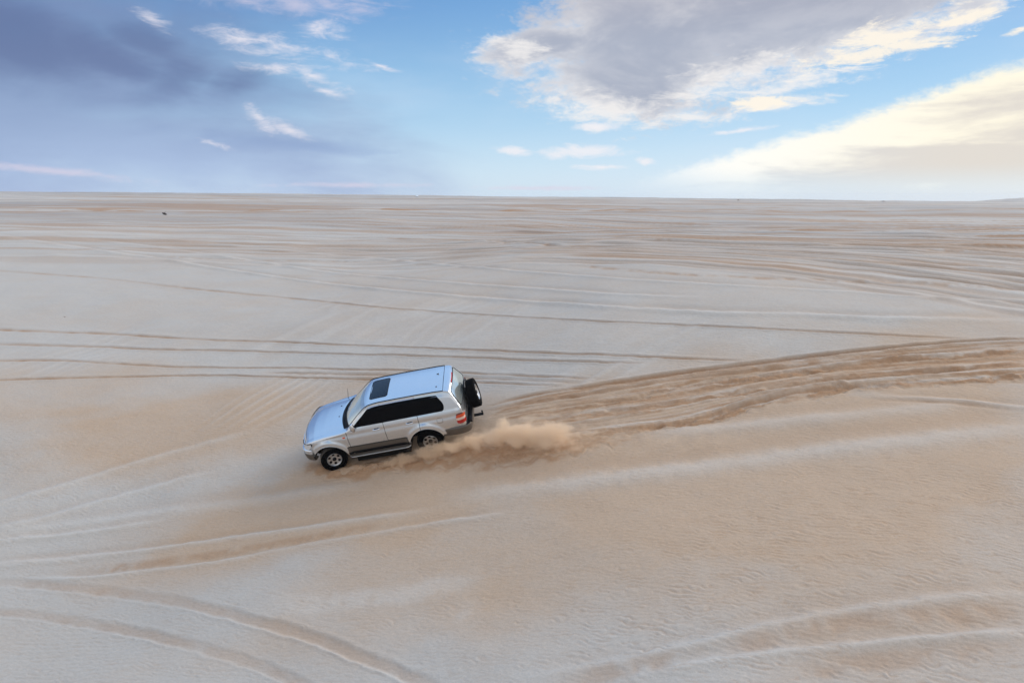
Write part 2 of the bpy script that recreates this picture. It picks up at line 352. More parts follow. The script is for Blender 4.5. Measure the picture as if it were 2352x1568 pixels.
T('churn', .15, .10, 1.0, (1395, 996), (1500, 984), (1581, 974), (1660, 952), (1767, 920), (1873, 904), (1960, 888), (2032, 884), (2218, 874), (2420, 858))
T('rut', .07, .05, .8, (1180, 935), (1350, 905), (1560, 872), (1800, 843), (2060, 815), (2420, 786))
T('fill', .62, 0, .7, *[((a[0] + b[0]) / 2, (a[1] + b[1]) / 2) for a, b in zip(UP, LO)])
_r = random.Random(11)
for q in range(34):
    t0 = _r.random(); t1 = min(1, max(0, t0 + _r.uniform(-.22, .22))); a = _r.choice([0, 0, 1, 2, 3]); b = _r.choice([5, 6, 7, 7, 7]) + 1
    pts = []
    for k in range(a, b):
        f = t0 + (t1 - t0) * k / 7 + _r.uniform(-.035, .035); pts.append((UP[k][0] * (1 - f) + LO[k][0] * f, UP[k][1] * (1 - f) + LO[k][1] * f))
    T(_r.choice(['rut', 'churn', 'churn', 'churn', 'ridge']), _r.uniform(.035, .08), _r.uniform(.014, .034), _r.uniform(.5, 1.0), *pts)
T('churn', .30, .05, .9, (760, 1082), (820, 1072), (960, 1052), (1100, 1040), (1250, 1030), (1380, 1010), (1500, 990))  # churned sand beneath the car; both bands also paint its contact shadow
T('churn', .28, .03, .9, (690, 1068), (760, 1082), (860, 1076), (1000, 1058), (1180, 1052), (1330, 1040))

def catmull(p, step):
    p = np.array(p, float); q = np.vstack([2 * p[0] - p[1], p, 2 * p[-1] - p[-2]]); o = []
    for i in range(1, len(q) - 2):
        n = max(2, int(np.hypot(*(q[i + 1] - q[i])) / step)); t = np.linspace(0, 1, n, endpoint=False)[:, None]
        o.append(.5 * (2 * q[i] + (q[i + 1] - q[i - 1]) * t + (2 * q[i - 1] - 5 * q[i] + 4 * q[i + 1] - q[i + 2]) * t**2 + (3 * q[i] - q[i - 1] - 3 * q[i + 1] + q[i + 2]) * t**3))
    return np.vstack(o + [p[-1:]])

# polar sheet about the drone's plumb point, finest where the slope is near
rr = [2.5]
while rr[-1] < 1450:
    r = rr[-1]
    if r < 7.5: s_ = .25
    elif r < 24: s_ = .026
    elif r < 45: s_ = .026 + (r - 24) * .006
    elif r < 260: s_ = .152 + (r - 45) ** 1.25 * .0030
    else: s_ = r * .025
    rr.append(r + s_)
rr = np.array(rr); azs = [-180.0]
while azs[-1] < 180:
    a = abs(azs[-1] + 1e-6); azs.append(azs[-1] + (.075 if a < 40 else .25 if a < 50 else 2.0))
azs = np.radians(np.array(azs[:-1])); nr, na = len(rr), len(azs)
print('terrain', nr, na, nr * na)
X = rr[:, None] * np.sin(azs)[None, :]; Y = rr[:, None] * np.cos(azs)[None, :]
Z = base_h(X, Y)
TAN = np.zeros_like(Z); BRN = np.zeros_like(Z); PAL = np.zeros_like(Z); DZ = np.zeros_like(Z); CHN_SHD = np.zeros_like(Z)
def warp_y(x, y): return (18.75 * np.tanh(np.maximum(x, 0) / 25) - 10 * np.tanh(np.maximum(-x, 0) / 25)) * (1 - .7 * sst(y, 60, 150))
FY = Y + warp_y(X, Y)
def paint(line, reach, fn):
    """nearest distance to a world polyline, on a local window of the sheet"""
    az_l = np.arctan2(line[:, 0], line[:, 1]); r_l = np.hypot(line[:, 0], line[:, 1])
    CH = 10
    D = np.full(Z.shape, 9e9, np.float32) if False else None
    i0 = max(0, np.searchsorted(rr, r_l.min() - reach * 1.2) - 1); i1 = min(nr, np.searchsorted(rr, r_l.max() + reach * 1.2) + 1)
    am = reach / max(3, r_l.min()) * 1.3
    j0 = max(0, np.searchsorted(azs, az_l.min() - am)); j1 = min(na, np.searchsorted(azs, az_l.max() + am))
    if i1 <= i0 or j1 <= j0: return
    D = np.full((i1 - i0, j1 - j0), 9e9, np.float32); S = np.zeros_like(D); L = np.zeros_like(D)
    cum = np.r_[0, np.cumsum(np.hypot(*np.diff(line, axis=0).T))]; tot = cum[-1]
    for k in range(len(line) - 1):
        a, b = line[k], line[k + 1]; e = b - a; ln = np.hypot(*e)
        if ln < 1e-6: continue
        ra, rb = min(r_l[k], r_l[k + 1]), max(r_l[k], r_l[k + 1]); aa, ab = min(az_l[k], az_l[k + 1]), max(az_l[k], az_l[k + 1])
        p0 = max(i0, np.searchsorted(rr, ra - reach)); p1 = min(i1, np.searchsorted(rr, rb + reach) + 1)
        m_ = reach / max(3, ra); q0 = max(j0, np.searchsorted(azs, aa - m_)); q1 = min(j1, np.searchsorted(azs, ab + m_) + 1)
        if p1 <= p0 or q1 <= q0: continue
        xs = X[p0:p1, q0:q1] - a[0]; ys = Y[p0:p1, q0:q1] - a[1]
        t = np.clip((xs * e[0] + ys * e[1]) / ln**2, 0, 1); dx = xs - t * e[0]; dy = ys - t * e[1]; dd = np.hypot(dx, dy)
        sub = (slice(p0 - i0, p1 - i0), slice(q0 - j0, q1 - j0)); cl = dd < D[sub]
        D[sub] = np.where(cl, dd, D[sub]); sg = np.sign(e[0] * ys - e[1] * xs); S[sub] = np.where(cl, sg, S[sub]); L[sub] = np.where(cl, cum[k] + t * ln, L[sub])
    W_ = (slice(i0, i1), slice(j0, j1)); m_ = D < reach
    fade = np.minimum(1, np.minimum(L, tot - L) / (1.2 + .02 * tot))
    fn(W_, m_, D * np.where(S == 0, 1, S), L, fade)
rng = random.Random(5)
def track(kind, wd0, dp, cs, line, far_=0):
    sd_ = rng.random() * 100
    def fn(W_, m_, d, L, fade):
        wd = wd0
        x, y = X[W_], Y[W_]; n1 = vnoise(L / (1.7 + far_ * 6) + sd_, L * 0 + sd_) + .5; n2 = fbm(x / .35 + sd_, y / .35, 3) if far_ < .5 else fbm(L / 6 + sd_, d / 2, 2) * .7 ; n3 = vnoise(L / .5 + sd_, d * 2 + sd_)
        d = d + n2 * wd * (1.1 if kind == 'churn' else .35)
        rq = np.hypot(x, y); sp_ = np.where(rq < 24, .026, np.where(rq < 45, .026 + (rq - 24) * .006, .152 + np.maximum(rq - 45, 0) ** 1.25 * .0030))
        w0 = wd; wd = np.maximum(w0, 1.1 * sp_); fd = fade * m_ * (w0 / wd) ** .6; a = np.abs(d) / wd
        amp = (.55 + .9 * n1) * fd
        if kind == 'rut':
            notch = 1 + (.9 if far_ < .5 else .1) * n3
            DZ[W_] += amp * dp * notch * (-1.0 * np.exp(-a**2 * 1.6) + .55 * np.exp(-((d - wd * 1.7) / wd) ** 2) + .45 * np.exp(-((d + wd * 1.7) / wd) ** 2))
            BRN[W_] = np.maximum(BRN[W_], np.exp(-a**2 * 1.3) * cs * np.clip(amp * notch * 1.1, 0, 1))
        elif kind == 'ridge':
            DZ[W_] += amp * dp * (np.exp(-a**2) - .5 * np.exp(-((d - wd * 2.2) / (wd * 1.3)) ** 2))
            PAL[W_] = np.maximum(PAL[W_], np.exp(-a**2 * .9) * min(1, cs * 1.35) * np.clip(amp, 0, 1))  # pale colour paints the lit edge along the ridge
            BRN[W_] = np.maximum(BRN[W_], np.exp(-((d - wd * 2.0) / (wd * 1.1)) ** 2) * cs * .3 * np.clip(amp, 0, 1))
        elif kind == 'band':
            DZ[W_] -= amp * dp * np.exp(-a**2) * (.6 + n2)
            BRN[W_] = np.maximum(BRN[W_], np.exp(-a**4) * cs * np.clip(amp * (.8 + n2 * 1.4), 0, 1))
        elif kind == 'wide':
            DZ[W_] += amp * dp * (-np.exp(-a**4) + .7 * np.exp(-((d + wd * 1.35) / (wd * .28)) ** 2) + .3 * np.exp(-((d - wd * 1.4) / (wd * .4)) ** 2))
            BRN[W_] = np.maximum(BRN[W_], np.exp(-a**4) * cs * np.clip(amp * (1 + .6 * n2), 0, 1))
            PAL[W_] = np.maximum(PAL[W_], np.exp(-((d + wd * 1.35) / (wd * .3)) ** 2) * .4 * np.clip(amp, 0, 1))
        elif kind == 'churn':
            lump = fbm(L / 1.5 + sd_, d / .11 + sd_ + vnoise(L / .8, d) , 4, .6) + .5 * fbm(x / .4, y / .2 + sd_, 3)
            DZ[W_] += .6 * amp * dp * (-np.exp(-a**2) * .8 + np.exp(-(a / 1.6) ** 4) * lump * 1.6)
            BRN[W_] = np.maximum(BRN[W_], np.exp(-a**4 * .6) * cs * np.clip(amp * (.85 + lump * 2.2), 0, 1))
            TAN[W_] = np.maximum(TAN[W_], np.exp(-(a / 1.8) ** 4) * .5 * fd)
        elif kind == 'fill':
            TAN[W_] = np.maximum(TAN[W_], np.exp(-a**6) * cs * fd); BRN[W_] = np.maximum(BRN[W_], np.exp(-a**6) * fd * np.clip(.06 + 1.1 * fbm(L / 1.6, d / .22 + sd_, 4, .6), 0, .6))
        elif kind == 'pale':
            PAL[W_] = np.maximum(PAL[W_], np.exp(-a**4) * cs * np.clip(fd * (1 + n2), 0, 1))
    paint(line, max(wd0, .9 * (.026 + max(0, np.hypot(*line.T).max() - 24) * .009) if far_ else 0) * 3.6 + .15, fn)
for kind, wd, dp, cs, pts in TR:
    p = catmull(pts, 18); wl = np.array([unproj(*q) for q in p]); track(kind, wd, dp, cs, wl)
# the mass of old wheel tracks crossing the far flat, mostly side-on to the drone
for k in range(230):
    y0 = 35 * (175 / 35) ** rng.random(); sl = rng.uniform(-.10, .04)
    xa = rng.uniform(-1.0, .5) * y0; xb = xa + rng.uniform(.5, 1.6) * y0; cv = rng.uniform(-.0015, .0015); ph = rng.uniform(0, 6)
    xs = np.linspace(xa, xb, 40); ys = y0 + sl * xs + cv * (xs - xa) ** 2 + .012 * y0 * np.sin(xs / (y0 * .18) + ph)
    knd = rng.choice(['rut', 'rut', 'ridge', 'ridge', 'band']); far = y0 / 45
    for off in (0, 1.7 * (1 + .0 * far)) if rng.random() < .5 else (0,):
        track(knd, {'rut': .11, 'ridge': .13, 'band': .22}[knd] * (1 + .4 * far), .036 * min(2.0, far + .3), rng.uniform(.3, .75), np.c_[xs, ys + off - warp_y(xs, ys)], far)
# broad tan zones where wind has stripped the pale skin, in ground coordinates
def zone(px, py, rx, ry, s_, rot=0, A=TAN):
    cx, cy = unproj(px, py); c_, n_ = math.cos(R(rot)), math.sin(R(rot)); dx = X - cx; dy = Y - cy
    q = np.sqrt(((dx * c_ + dy * n_) / rx) ** 2 + ((-dx * n_ + dy * c_) / ry) ** 2) + fbm(X / 3.1 + px, Y / 1.9, 3) * .5
    A += s_ * (1 - sst(q, .45, 1.25))
zone(430, 970, 6.0, 2.8, .85); zone(900, 1100, 7.5, 2.5, .9, 8); zone(1500, 1150, 9, 3.0, .8, 8); zone(1900, 1030, 7, 2.4, .75, 6); zone(2100, 1260, 6, 3.2, .7, 5); zone(850, 1050, 2.6, .9, .5, 8)
zone(1400, 960, 6.5, 1.9, .45, 14); zone(2150, 850, 7, 2.6, .55, 12); zone(100, 900, 5, 3, .5); zone(640, 1180, 5, 1.6, .4, 8)
zone(1700, 580, 40, 10, .25, -4)
TAN += .22 * fbm(X / 2.6, Y / 1.3, 4) * sst(Z * 0 + Y, 2, 8)
# wind stripes running down the slope above and left of the car
def stripes(px, py, rx, ry, ang, lam, am):
    cx, cy = unproj(px, py); q = np.hypot((X - cx) / rx, (Y - cy) / ry); k = 1 - sst(q, .4, 1.1)
    u = (X - cx) * math.cos(R(ang)) + (Y - cy) * math.sin(R(ang)); v_ = -(X - cx) * math.sin(R(ang)) + (Y - cy) * math.cos(R(ang))
    s_ = np.sin(2 * math.pi * (u / lam + 1.6 * vnoise(u / 1.6 + px, v_ / 2.5))) * (.5 + 1.6 * np.clip(vnoise(u / 1.3, v_ / 3 + px) + .3, 0, 1)) ; s_ = np.clip(s_, -.2, 1) * (.6 + vnoise(u / .8 + 4, v_ / 1.6) * 1.2)
    DZ[...] += am * k * s_; PAL[...] = np.maximum(PAL, k * .5 * np.clip(s_, 0, 1)); 
stripes(640, 905, 3.6, 2.0, -42, .40, .014); stripes(180, 805, 5.0, 3.0, -46, .7, .012); stripes(760, 740, 6, 4, -40, 1.7, .012); stripes(1000, 745, 5, 3.5, -38, .7, .006); stripes(1450, 790, 6, 3.2, -60, 1.2, .02)
# coarse wind texture: far flat streaks, rough patch lower right, fine ripples lower left
far = sst(FY, 35, 56)
DZ += far * (fbm(X / 22.0, FY / 1.3, 3, .5) * .07 * (1 - sst(Y, 55, 90)) + fbm(X / 60, FY / 5 + 9, 3) * .16 * sst(Y, 60, 110)) * (1 - .6 * sst(Y, 150, 260))
kf = sst(Y, 60, 90); st = fbm(X / 26.0 + 40, FY / 1.7, 4, .55) * (1 - kf) + fbm(X / 45.0 + 40, FY / 5.5, 3, .55) * kf
BRN = np.maximum(BRN, far * sst(st, .10, .40) * .6 * (1 - sst(Y, 150, 230)))
st3 = fbm(X / 40 + 11, FY / .85, 3, .6); BRN = np.maximum(BRN, sst(FY, 31, 44) * sst(st3, .06, .34) * (.5 + .4 * sst(X / Y, -.3, .4)) * (1 - sst(Y, 58, 85))); PAL = np.maximum(PAL, sst(FY, 31, 44) * sst(-st3, .14, .4) * .6 * (1 - sst(Y, 58, 85)))
st2 = fbm(X / 7.0 + 80, Y / 3.2, 3, .55)
bandw = np.exp(-((Y - 92 - .02 * X) / 11) ** 2)
BRN = np.maximum(BRN, bandw * sst(st2, .05, .3) * .95)
PAL = np.maximum(PAL, far * sst(-st, .18, .45) * .5)
def rough(px, py, rx, ry):
    cx, cy = unproj(px, py); return 1 - sst(np.hypot((X - cx) / rx, (Y - cy) / ry), .3, 1.15)
rk = np.clip(rough(2150, 1330, 6.5, 3.6) + .8 * rough(1750, 1400, 4.5, 2.2) + .9 * rough(2100, 1520, 4.5, 1.1) + .5, 0, 1) * sst(Y, 3, 7) * (1 - sst(Y, 21, 27))
ru = X * .955 - Y * .295; rv = X * .295 + Y * .955
ph = rv / .092 + 1.5 * fbm(ru / .45, rv / .28, 3, .6) + .8 * fbm(X / 2.2, Y / 1.4, 2)
q1 = np.sin(2 * math.pi * ph) * (.45 + 1.3 * np.clip(fbm(ru / .35 + 5, rv / .16, 3, .6) + .25, 0, 1))
DZ += rk * q1 * .006
BRN = np.maximum(BRN, rk * sst(-q1, .25, 1.1) * .28)
CHN_SHD += far * np.clip(.52 + 1.3 * (fbm(X / 34 + 7, FY / 2.4, 3, .55) * (1 - kf) + fbm(X / 60 + 7, FY / 7, 3, .55) * kf) + .9 * fbm(X / 70 + 3, Y / 7, 3) * sst(Y, 60, 100), 0, 1)  # grey darkening painted on far sand for small shadows among old tracks
lk = rough(150, 1520, 3.5, 1.6)
DZ += lk * .004 * np.sin(2 * math.pi * (Y / .12 + X * .5 + fbm(X, Y, 2)))
DZ += fbm(X / 1.1, Y / .6, 3) * .02 * sst(Y, 4, 8) * (1 - far)
# sand ploughed up round the front wheel and under the flank
def mound(px, py, rx, ry, h, rot=0):
    cx, cy = unproj(px, py); c_, n_ = math.cos(R(rot)), math.sin(R(rot)); dx = X - cx; dy = Y - cy
    q = ((dx * c_ + dy * n_) / rx) ** 2 + ((-dx * n_ + dy * c_) / ry) ** 2
    DZ[...] += h * np.exp(-q) * (1 + fbm(X / .3, Y / .2, 3) * .8); TAN[...] += .8 * np.exp(-q * .6); CHN_SHD[...] = np.maximum(CHN_SHD, np.exp(-q))
MOUNDS = [(738, 1076, .22, .16, .09, 0), (775, 1084, .40, .13, .07, 6), (815, 1076, .35, .15, .08, 6), (900, 1062, 1.2, .22, .10, 6), (1040, 1040, 1.1, .25, .14, 6), (1150, 1005, .9, .3, .10, 8)]
for m_ in MOUNDS: mound(*m_)
Z = Z + DZ * np.where(Y > -5, 1, .3)
V = np.stack([X, Y, Z + CZ], -1).reshape(-1, 3); V = np.vstack([V, [[0, 0, float(base_h(np.array(0.), np.array(0.))) + CZ]]])
ii = (np.arange(nr - 1)[:, None] * na + np.arange(na)[None, :]); jj = (np.arange(nr - 1)[:, None] * na + (np.arange(na)[None, :] + 1) % na)
F4 = np.stack([ii, ii + na, jj + na, jj], -1).reshape(-1, 4)[:, ::-1]
F3 = np.stack([np.full(na, nr * na), np.arange(na), (np.arange(na) + 1) % na], -1)[:, ::-1]

def sand_mat():
    m_ = bpy.data.materials.new('sand'); m_.use_nodes = True; g = G(m_.node_tree); b = m_.node_tree.nodes['Principled BSDF']
    at = g.n('ShaderNodeAttribute', attribute_name='sand'); t, br, pa = g.sep(at.outputs['Vector'])[:3]
    pos = g.n('ShaderNodeNewGeometry').outputs['Position']
    n1 = g.noise(pos, .55, 6, .6); n2 = g.noise(pos, 5.0, 5, .6); n3 = g.noise(pos, 38, 3, .6)
    stretch = g.v('MULTIPLY', pos, (1.0, 3.2, 1.0)); n4 = g.noise(stretch, 1.6, 6, .65)
    tt = g.m('ADD', t, g.m('MULTIPLY', g.m('SUBTRACT', n1, .5), .32)); tt = g.m('ADD', tt, g.m('MULTIPLY', g.m('SUBTRACT', n4, .5), .28)); tt = g.m('ADD', tt, g.m('MULTIPLY', g.m('SUBTRACT', n2, .5), .25), clamp=True)
    c = g.mix(tt, GREY, TANC)
    c = g.mix(g.m('MULTIPLY', g.n('ShaderNodeAttribute', attribute_name='old_track_shade').outputs['Fac'], .8), c, (.31, .29, .275))  # shade of the old tracks put into the albedo
    c = g.mix(g.m('MULTIPLY', pa, .55, clamp=True), c, PALE)
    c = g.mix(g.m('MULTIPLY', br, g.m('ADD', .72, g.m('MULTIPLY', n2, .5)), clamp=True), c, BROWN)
    c = g.mix(1.0, c, g.mix(n3, (.84, .84, .84), (1.16, 1.16, 1.16)), 'MULTIPLY')
    n5 = g.noise(g.v('MULTIPLY', pos, (1.0, 2.2, 1.0)), 11, 5, .7); c = g.mix(1.0, c, g.mix(n5, (.86, .86, .85), (1.14, 1.14, 1.15)), 'MULTIPLY')
    g.put(b.inputs['Base Color'], c); b.inputs['Roughness'].default_value = .95; b.inputs['Specular IOR Level'].default_value = .15
    bp = g.n('ShaderNodeBump'); bp.inputs['Strength'].default_value = .9; bp.inputs['Distance'].default_value = .02
    g.put(bp.inputs['Height'], g.m('ADD', g.m('MULTIPLY', g.noise(g.v('MULTIPLY', pos, (1, 1.9, 1)), 7, 5, .6), 1.0), g.m('MULTIPLY', g.noise(pos, 55, 3, .6), .25))); g.put(b.inputs['Normal'], bp.outputs[0])
    return m_
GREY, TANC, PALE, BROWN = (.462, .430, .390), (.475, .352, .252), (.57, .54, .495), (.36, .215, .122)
ground = mesh_np('ground', V, F4, sand_mat(), F3=F3); tag(ground, kind='structure')
b_ = ground.data.attributes.new('old_track_shade', 'FLOAT', 'POINT'); b_.data.foreach_set('value', np.r_[np.clip(CHN_SHD * np.where(FY > 30, 1, 0), 0, 1).ravel(), 0].astype(np.float32))
a_ = ground.data.attributes.new('sand', 'FLOAT_VECTOR', 'POINT')
a_.data.foreach_set('vector', np.vstack([np.stack([np.clip(TAN, 0, 1), np.clip(BRN, 0, 1), np.clip(PAL, 0, 1)], -1).reshape(-1, 3), [[0, 0, 0]]]).astype(np.float32).ravel())
del V, F4, F3, ii, jj
# ------------------------------------------------------------------ the car
SAND = (.42, .33, .255)
paint = mat('silver_paint', (.67, .69, .715), rough=.21, metal=.82, coat=.7, vary=.03, vscale=3, dust=(SAND, .40, .9, .10))
taupe = mat('taupe_cladding', (.115, .098, .082), rough=.45, metal=.35, vary=.1, dust=(SAND, .35, .75, .16))
trim = mat('black_trim', (.008, .008, .010), rough=.5, spec=.2)
gap = mat('panel_gap', (.01, .01, .01), rough=.9, spec=.05)
glass = mat('black_tinted_glass', (.003, .003, .004), rough=.12, spec=.05)
screen = mat('windscreen_glass', (.66, .72, .70), rough=.10, metal=.78, spec=.7)
roofg = mat('sunroof_glass', (.006, .012, .025), rough=.12, spec=.32)
chrome = mat('chrome', (.72, .73, .76), rough=.14, metal=1)
alloy = mat('alloy_rim', (.55, .55, .55), rough=.32, metal=.8, dust=(SAND, -1, .6, .0), vary=.12, vscale=14)
rub = mat('tyre_rubber', (.003, .003, .0035), rough=.9, spec=.06, vary=.3, vscale=30, bump=.5, bscale=60)
rubd = mat('dusty_lit_tread', (.14, .12, .105), rough=.95, spec=.1, vary=.3, vscale=12, bump=.6, bscale=50)  # front tread: dust plus the light it catches, put into the colour
lampw = mat('clear_lamp', (.72, .75, .78), rough=.12, metal=.35, spec=.8, coat=1, vary=.25, vscale=25)
red = mat('red_lamp', (.42, .012, .008), rough=.16, spec=.6, coat=.6)
orange = mat('orange_lamp', (.62, .07, .015), rough=.16, spec=.6, coat=.6)
whitel = mat('white_lamp', (.72, .50, .42), rough=.2, spec=.6, coat=.6)
under = mat('underbody_and_shade', (.012, .011, .010), rough=.9, spec=.1)

car = bpy.data.objects.new('suv', None); C.objects.link(car)
tag(car, 'silver four-wheel-drive car with sunroof and rear spare wheel, driving down the sand slope', 'car')
Xa = Vector((-.9801, .0285, -.1965)); Za = Vector((-.1965, -.3203, .9267)); Za = (Za - Xa * Za.dot(Xa)).normalized(); Xa.normalize(); Ya = Za.cross(Xa)
M4 = Matrix((Xa, Ya, Za)).transposed().to_4x4(); M4.translation = Vector((-2.346, 19.602, -6.958 + CZ)); car.matrix_world = M4

side_t = np.array([(.40, .90), (.50, .942), (.62, .960), (.74, .966), (.88, .975), (1.0, .975), (1.06, .970), (1.095, .952), (1.125, .940), (1.19, .948), (1.25, .938), (1.29, .925), (1.325, .893), (1.37, .876), (1.45, .850), (1.6, .785), (1.75, .718), (1.83, .676), (1.87, .64)])
wf_t = np.array([(-1.24, .885), (-1.21, .915), (-1.18, .945), (-1.12, .97), (-1.0, .985), (-.7, 1), (2.6, 1), (3.0, .99), (3.25, .965), (3.4, .93), (3.5, .885), (3.56, .83), (3.60, .77), (3.64, .70)])
def arch_bulge(x, z):
    b = 0
    for cx in (0.0, 2.85):
        dx = x - cx; dz = z - .40; r = np.hypot(dx, dz * 1.0)
        b = b + .042 * (1 - sst(r, .59, .69)) * sst(z, .36, .5) + .012 * (1 - sst(r, .50, .545))
    return b
def side_y(x, z): return np.interp(z, side_t[:, 0], side_t[:, 1]) * np.interp(x, wf_t[:, 0], wf_t[:, 1]) + arch_bulge(x, z)
#  u:   zs    yr    zr    zc    bow
ST = np.array([
 (3.61, .66, .70, .66, .66, .09), (3.595, .80, .71, .81, .82, .10), (3.565, .93, .72, .95, .97, .12), (3.50, 1.00, .73, 1.03, 1.06, .13), (3.40, 1.045, .75, 1.08, 1.115, .12),
 (3.2, 1.085, .765, 1.13, 1.175, .09), (2.9, 1.13, .765, 1.178, 1.225, .07), (2.6, 1.17, .765, 1.212, 1.258, .09), (2.35, 1.205, .765, 1.238, 1.277, .13), (2.28, 1.22, .765, 1.247, 1.28, .15), (2.17, 1.245, .77, 1.27, 1.30, .16),
 (2.0, 1.275, .755, 1.41, 1.455, .15), (1.75, 1.285, .725, 1.62, 1.665, .12), (1.60, 1.29, .705, 1.735, 1.785, .10), (1.50, 1.29, .69, 1.795, 1.845, .08), (1.42, 1.292, .672, 1.828, 1.872, .06), (1.25, 1.295, .655, 1.848, 1.892, .03), (1.1, 1.30, .65, 1.856, 1.902, .01),
 (.6, 1.305, .65, 1.862, 1.915, 0), (0, 1.31, .65, 1.86, 1.917, 0), (-.5, 1.315, .652, 1.852, 1.907, 0), (-.75, 1.315, .658, 1.838, 1.89, -.01), (-.88, 1.31, .67, 1.812, 1.862, -.03), (-.94, 1.305, .685, 1.775, 1.815, -.045),
 (-1.06, 1.30, .765, 1.53, 1.555, -.055), (-1.165, 1.28, .845, 1.305, 1.315, -.06), (-1.19, 1.08, .875, 1.085, 1.085, -.06), (-1.205, .84, .88, .845, .845, -.055), (-1.215, .56, .87, .56, .56, -.05)])[::-1]
def sti(u, k): return np.interp(u, ST[:, 0], ST[:, k])
def zbot(u):
    z = .47
    if u < -.50: z = .60
    if u > 3.36: z = .62
    for cx in (0.0, 2.85):
        if abs(u - cx) < .515: z = max(z, .40 + math.sqrt(.515 ** 2 - (u - cx) ** 2))
    return z
NA_, NB_, NC_ = 18, 9, 12
def section(u, dt=0.0):
    zs, yr, zr, zc, bow = [float(sti(u, k)) for k in range(1, 6)]
    pts = []; zb = min(zbot(u), zs - .01)
    for i in range(NA_):
        z = zb + (zs - zb) * i / (NA_ - 1); pts.append((u, float(side_y(u, z)), z))
    y0 = pts[-1][1]
    gh = zr - zs > .12 and u < 2.17
    for i in range(1, NB_ + 1):
        t = i / NB_
        if gh:
            z = zs + (zr - zs) * t; y = float(side_y(u, z)); k = sst(np.array(t), .75, 1.0); y = y * (1 - k) + yr * k
            if u > 1.5 or u < -.94: y = min(y, y0 + (yr - y0) * t + .02)
            pts.append((u, y, z))
        else:
            a = t * math.pi / 2; pts.append((u, yr + (y0 - yr) * math.cos(a) ** .9, zs + (zr - zs) * math.sin(a) ** 1.1))
    for i in range(1, NC_ + 1):
        t = i / NC_; y = yr * (1 - t); q = 1 - (y / yr) ** 2.4
        z = zr + (zc - zr) * q
        if 2.3 < u < 3.45: z += .012 * float(sst(np.array(yr - y), .10, .18)) * min(1, (3.45 - u) / .3)
        pts.append((u + bow * (1 - (y / yr) ** 2), y, z))
    return pts
keys = sorted(set([round(v, 4) for v in ST[:, 0]] + [-.762, -.75, -.94, 1.50, 2.17, 2.10, 2.28, 3.46, 3.448] + [1.094, 1.106, .104, .092, 2.202, 2.214] +
   [round(cx + s_ * .515 * math.cos(R(a)), 4) for cx in (0, 2.85) for s_ in (1, -1) for a in range(0, 91, 6)]))
us = []
for a, b in zip(keys[:-1], keys[1:]):
    n = max(1, int(math.ceil((b - a) / .05))); us += [a + (b - a) * i / n for i in range(n)]
us.append(keys[-1]); us = np.array(us)
SEC = np.array([section(u) for u in us]); NR = SEC.shape[1]         # (station, row, xyz)
mid = (us[:-1] + us[1:]) / 2
def patch(name, mats, sel, parent=car, mi=lambda u, r: 0, off=0.0, sides=(1, -1)):
    mb = MB(); idx = {}
    for sg in sides:
        for i, um in enumerate(mid):
            for r in range(NR - 1):
                if not sel(um, r, sg): continue
                q = [(i, r), (i + 1, r), (i + 1, r + 1), (i, r + 1)]
                f = []
                for c_ in q:
                    key = (c_[0], c_[1], sg if c_[1] < NR - 1 else 0)
                    if key not in idx:
                        p = SEC[c_[0], c_[1]].copy(); p[1] *= sg
                        if off: p[1] -= off * sg * (1 if c_[1] < NA_ + NB_ else 0); p[2] -= off * (1 if c_[1] >= NA_ else 0)
                        idx[key] = len(mb.v); mb.v.append(tuple(p))
                    f.append(idx[key])
                mb.f.append(tuple(f[::-1]) if sg > 0 else tuple(f)); mb.m.append(mi(um, r))
    return mb.build(name, mats, parent, autos=50)
RB = NA_ - 1; RCn = NA_ + NB_ - 1            # rows below RB are the flank, below RCn the pillar zone, above the top
G1, G2, G3 = (1.094, 1.106), (.092, .104), (2.202, 2.214)
isgap = lambda u, r: (r < RCn - 1 and any(a < u < b for a, b in (G1, G2))) or (r < RB + 1 and G3[0] < u < G3[1]) or (r >= RCn and (-.762 < u < -.75 or 3.448 < u < 3.46))
fd = lambda u, r: G1[1] < u < G3[0] and r < RCn - 1
rd = lambda u, r: G2[1] < u < G1[0] and r < RCn - 1
patch('body', paint, lambda u, r, s_: not isgap(u, r) and not fd(u, r) and not rd(u, r) and (r < RCn or u > 3.46) )
for s0 in (1, -1):
    for a_, b_ in (G1, G2, G3): patch('panel_gap', gap, lambda u, r, s_: isgap(u, r) and a_ < u < b_, off=.006, sides=(s0,))
patch('panel_gap', gap, lambda u, r, s_: isgap(u, r) and r >= RCn and -.762 < u < -.75, off=.006)
patch('panel_gap', gap, lambda u, r, s_: isgap(u, r) and r >= RCn and 3.448 < u < 3.46, off=.006)
patch('hood', paint, lambda u, r, s_: r >= RCn and 2.28 < u < 3.448)
patch('cowl', trim, lambda u, r, s_: r >= RCn and 2.10 < u < 2.28)
patch('windscreen', screen, lambda u, r, s_: r >= RCn and 1.50 < u < 2.10)
patch('roof', paint, lambda u, r, s_: r >= RCn and -.75 < u < 1.50)
tg = patch('tailgate', paint, lambda u, r, s_: r >= RCn and u < -.762)
dr = []
for s0 in (1, -1):
    dr.append((patch('door', paint, lambda u, r, s_: fd(u, r), sides=(s0,)), s0, 'f')); dr.append((patch('door', paint, lambda u, r, s_: rd(u, r), sides=(s0,)), s0, 'r'))

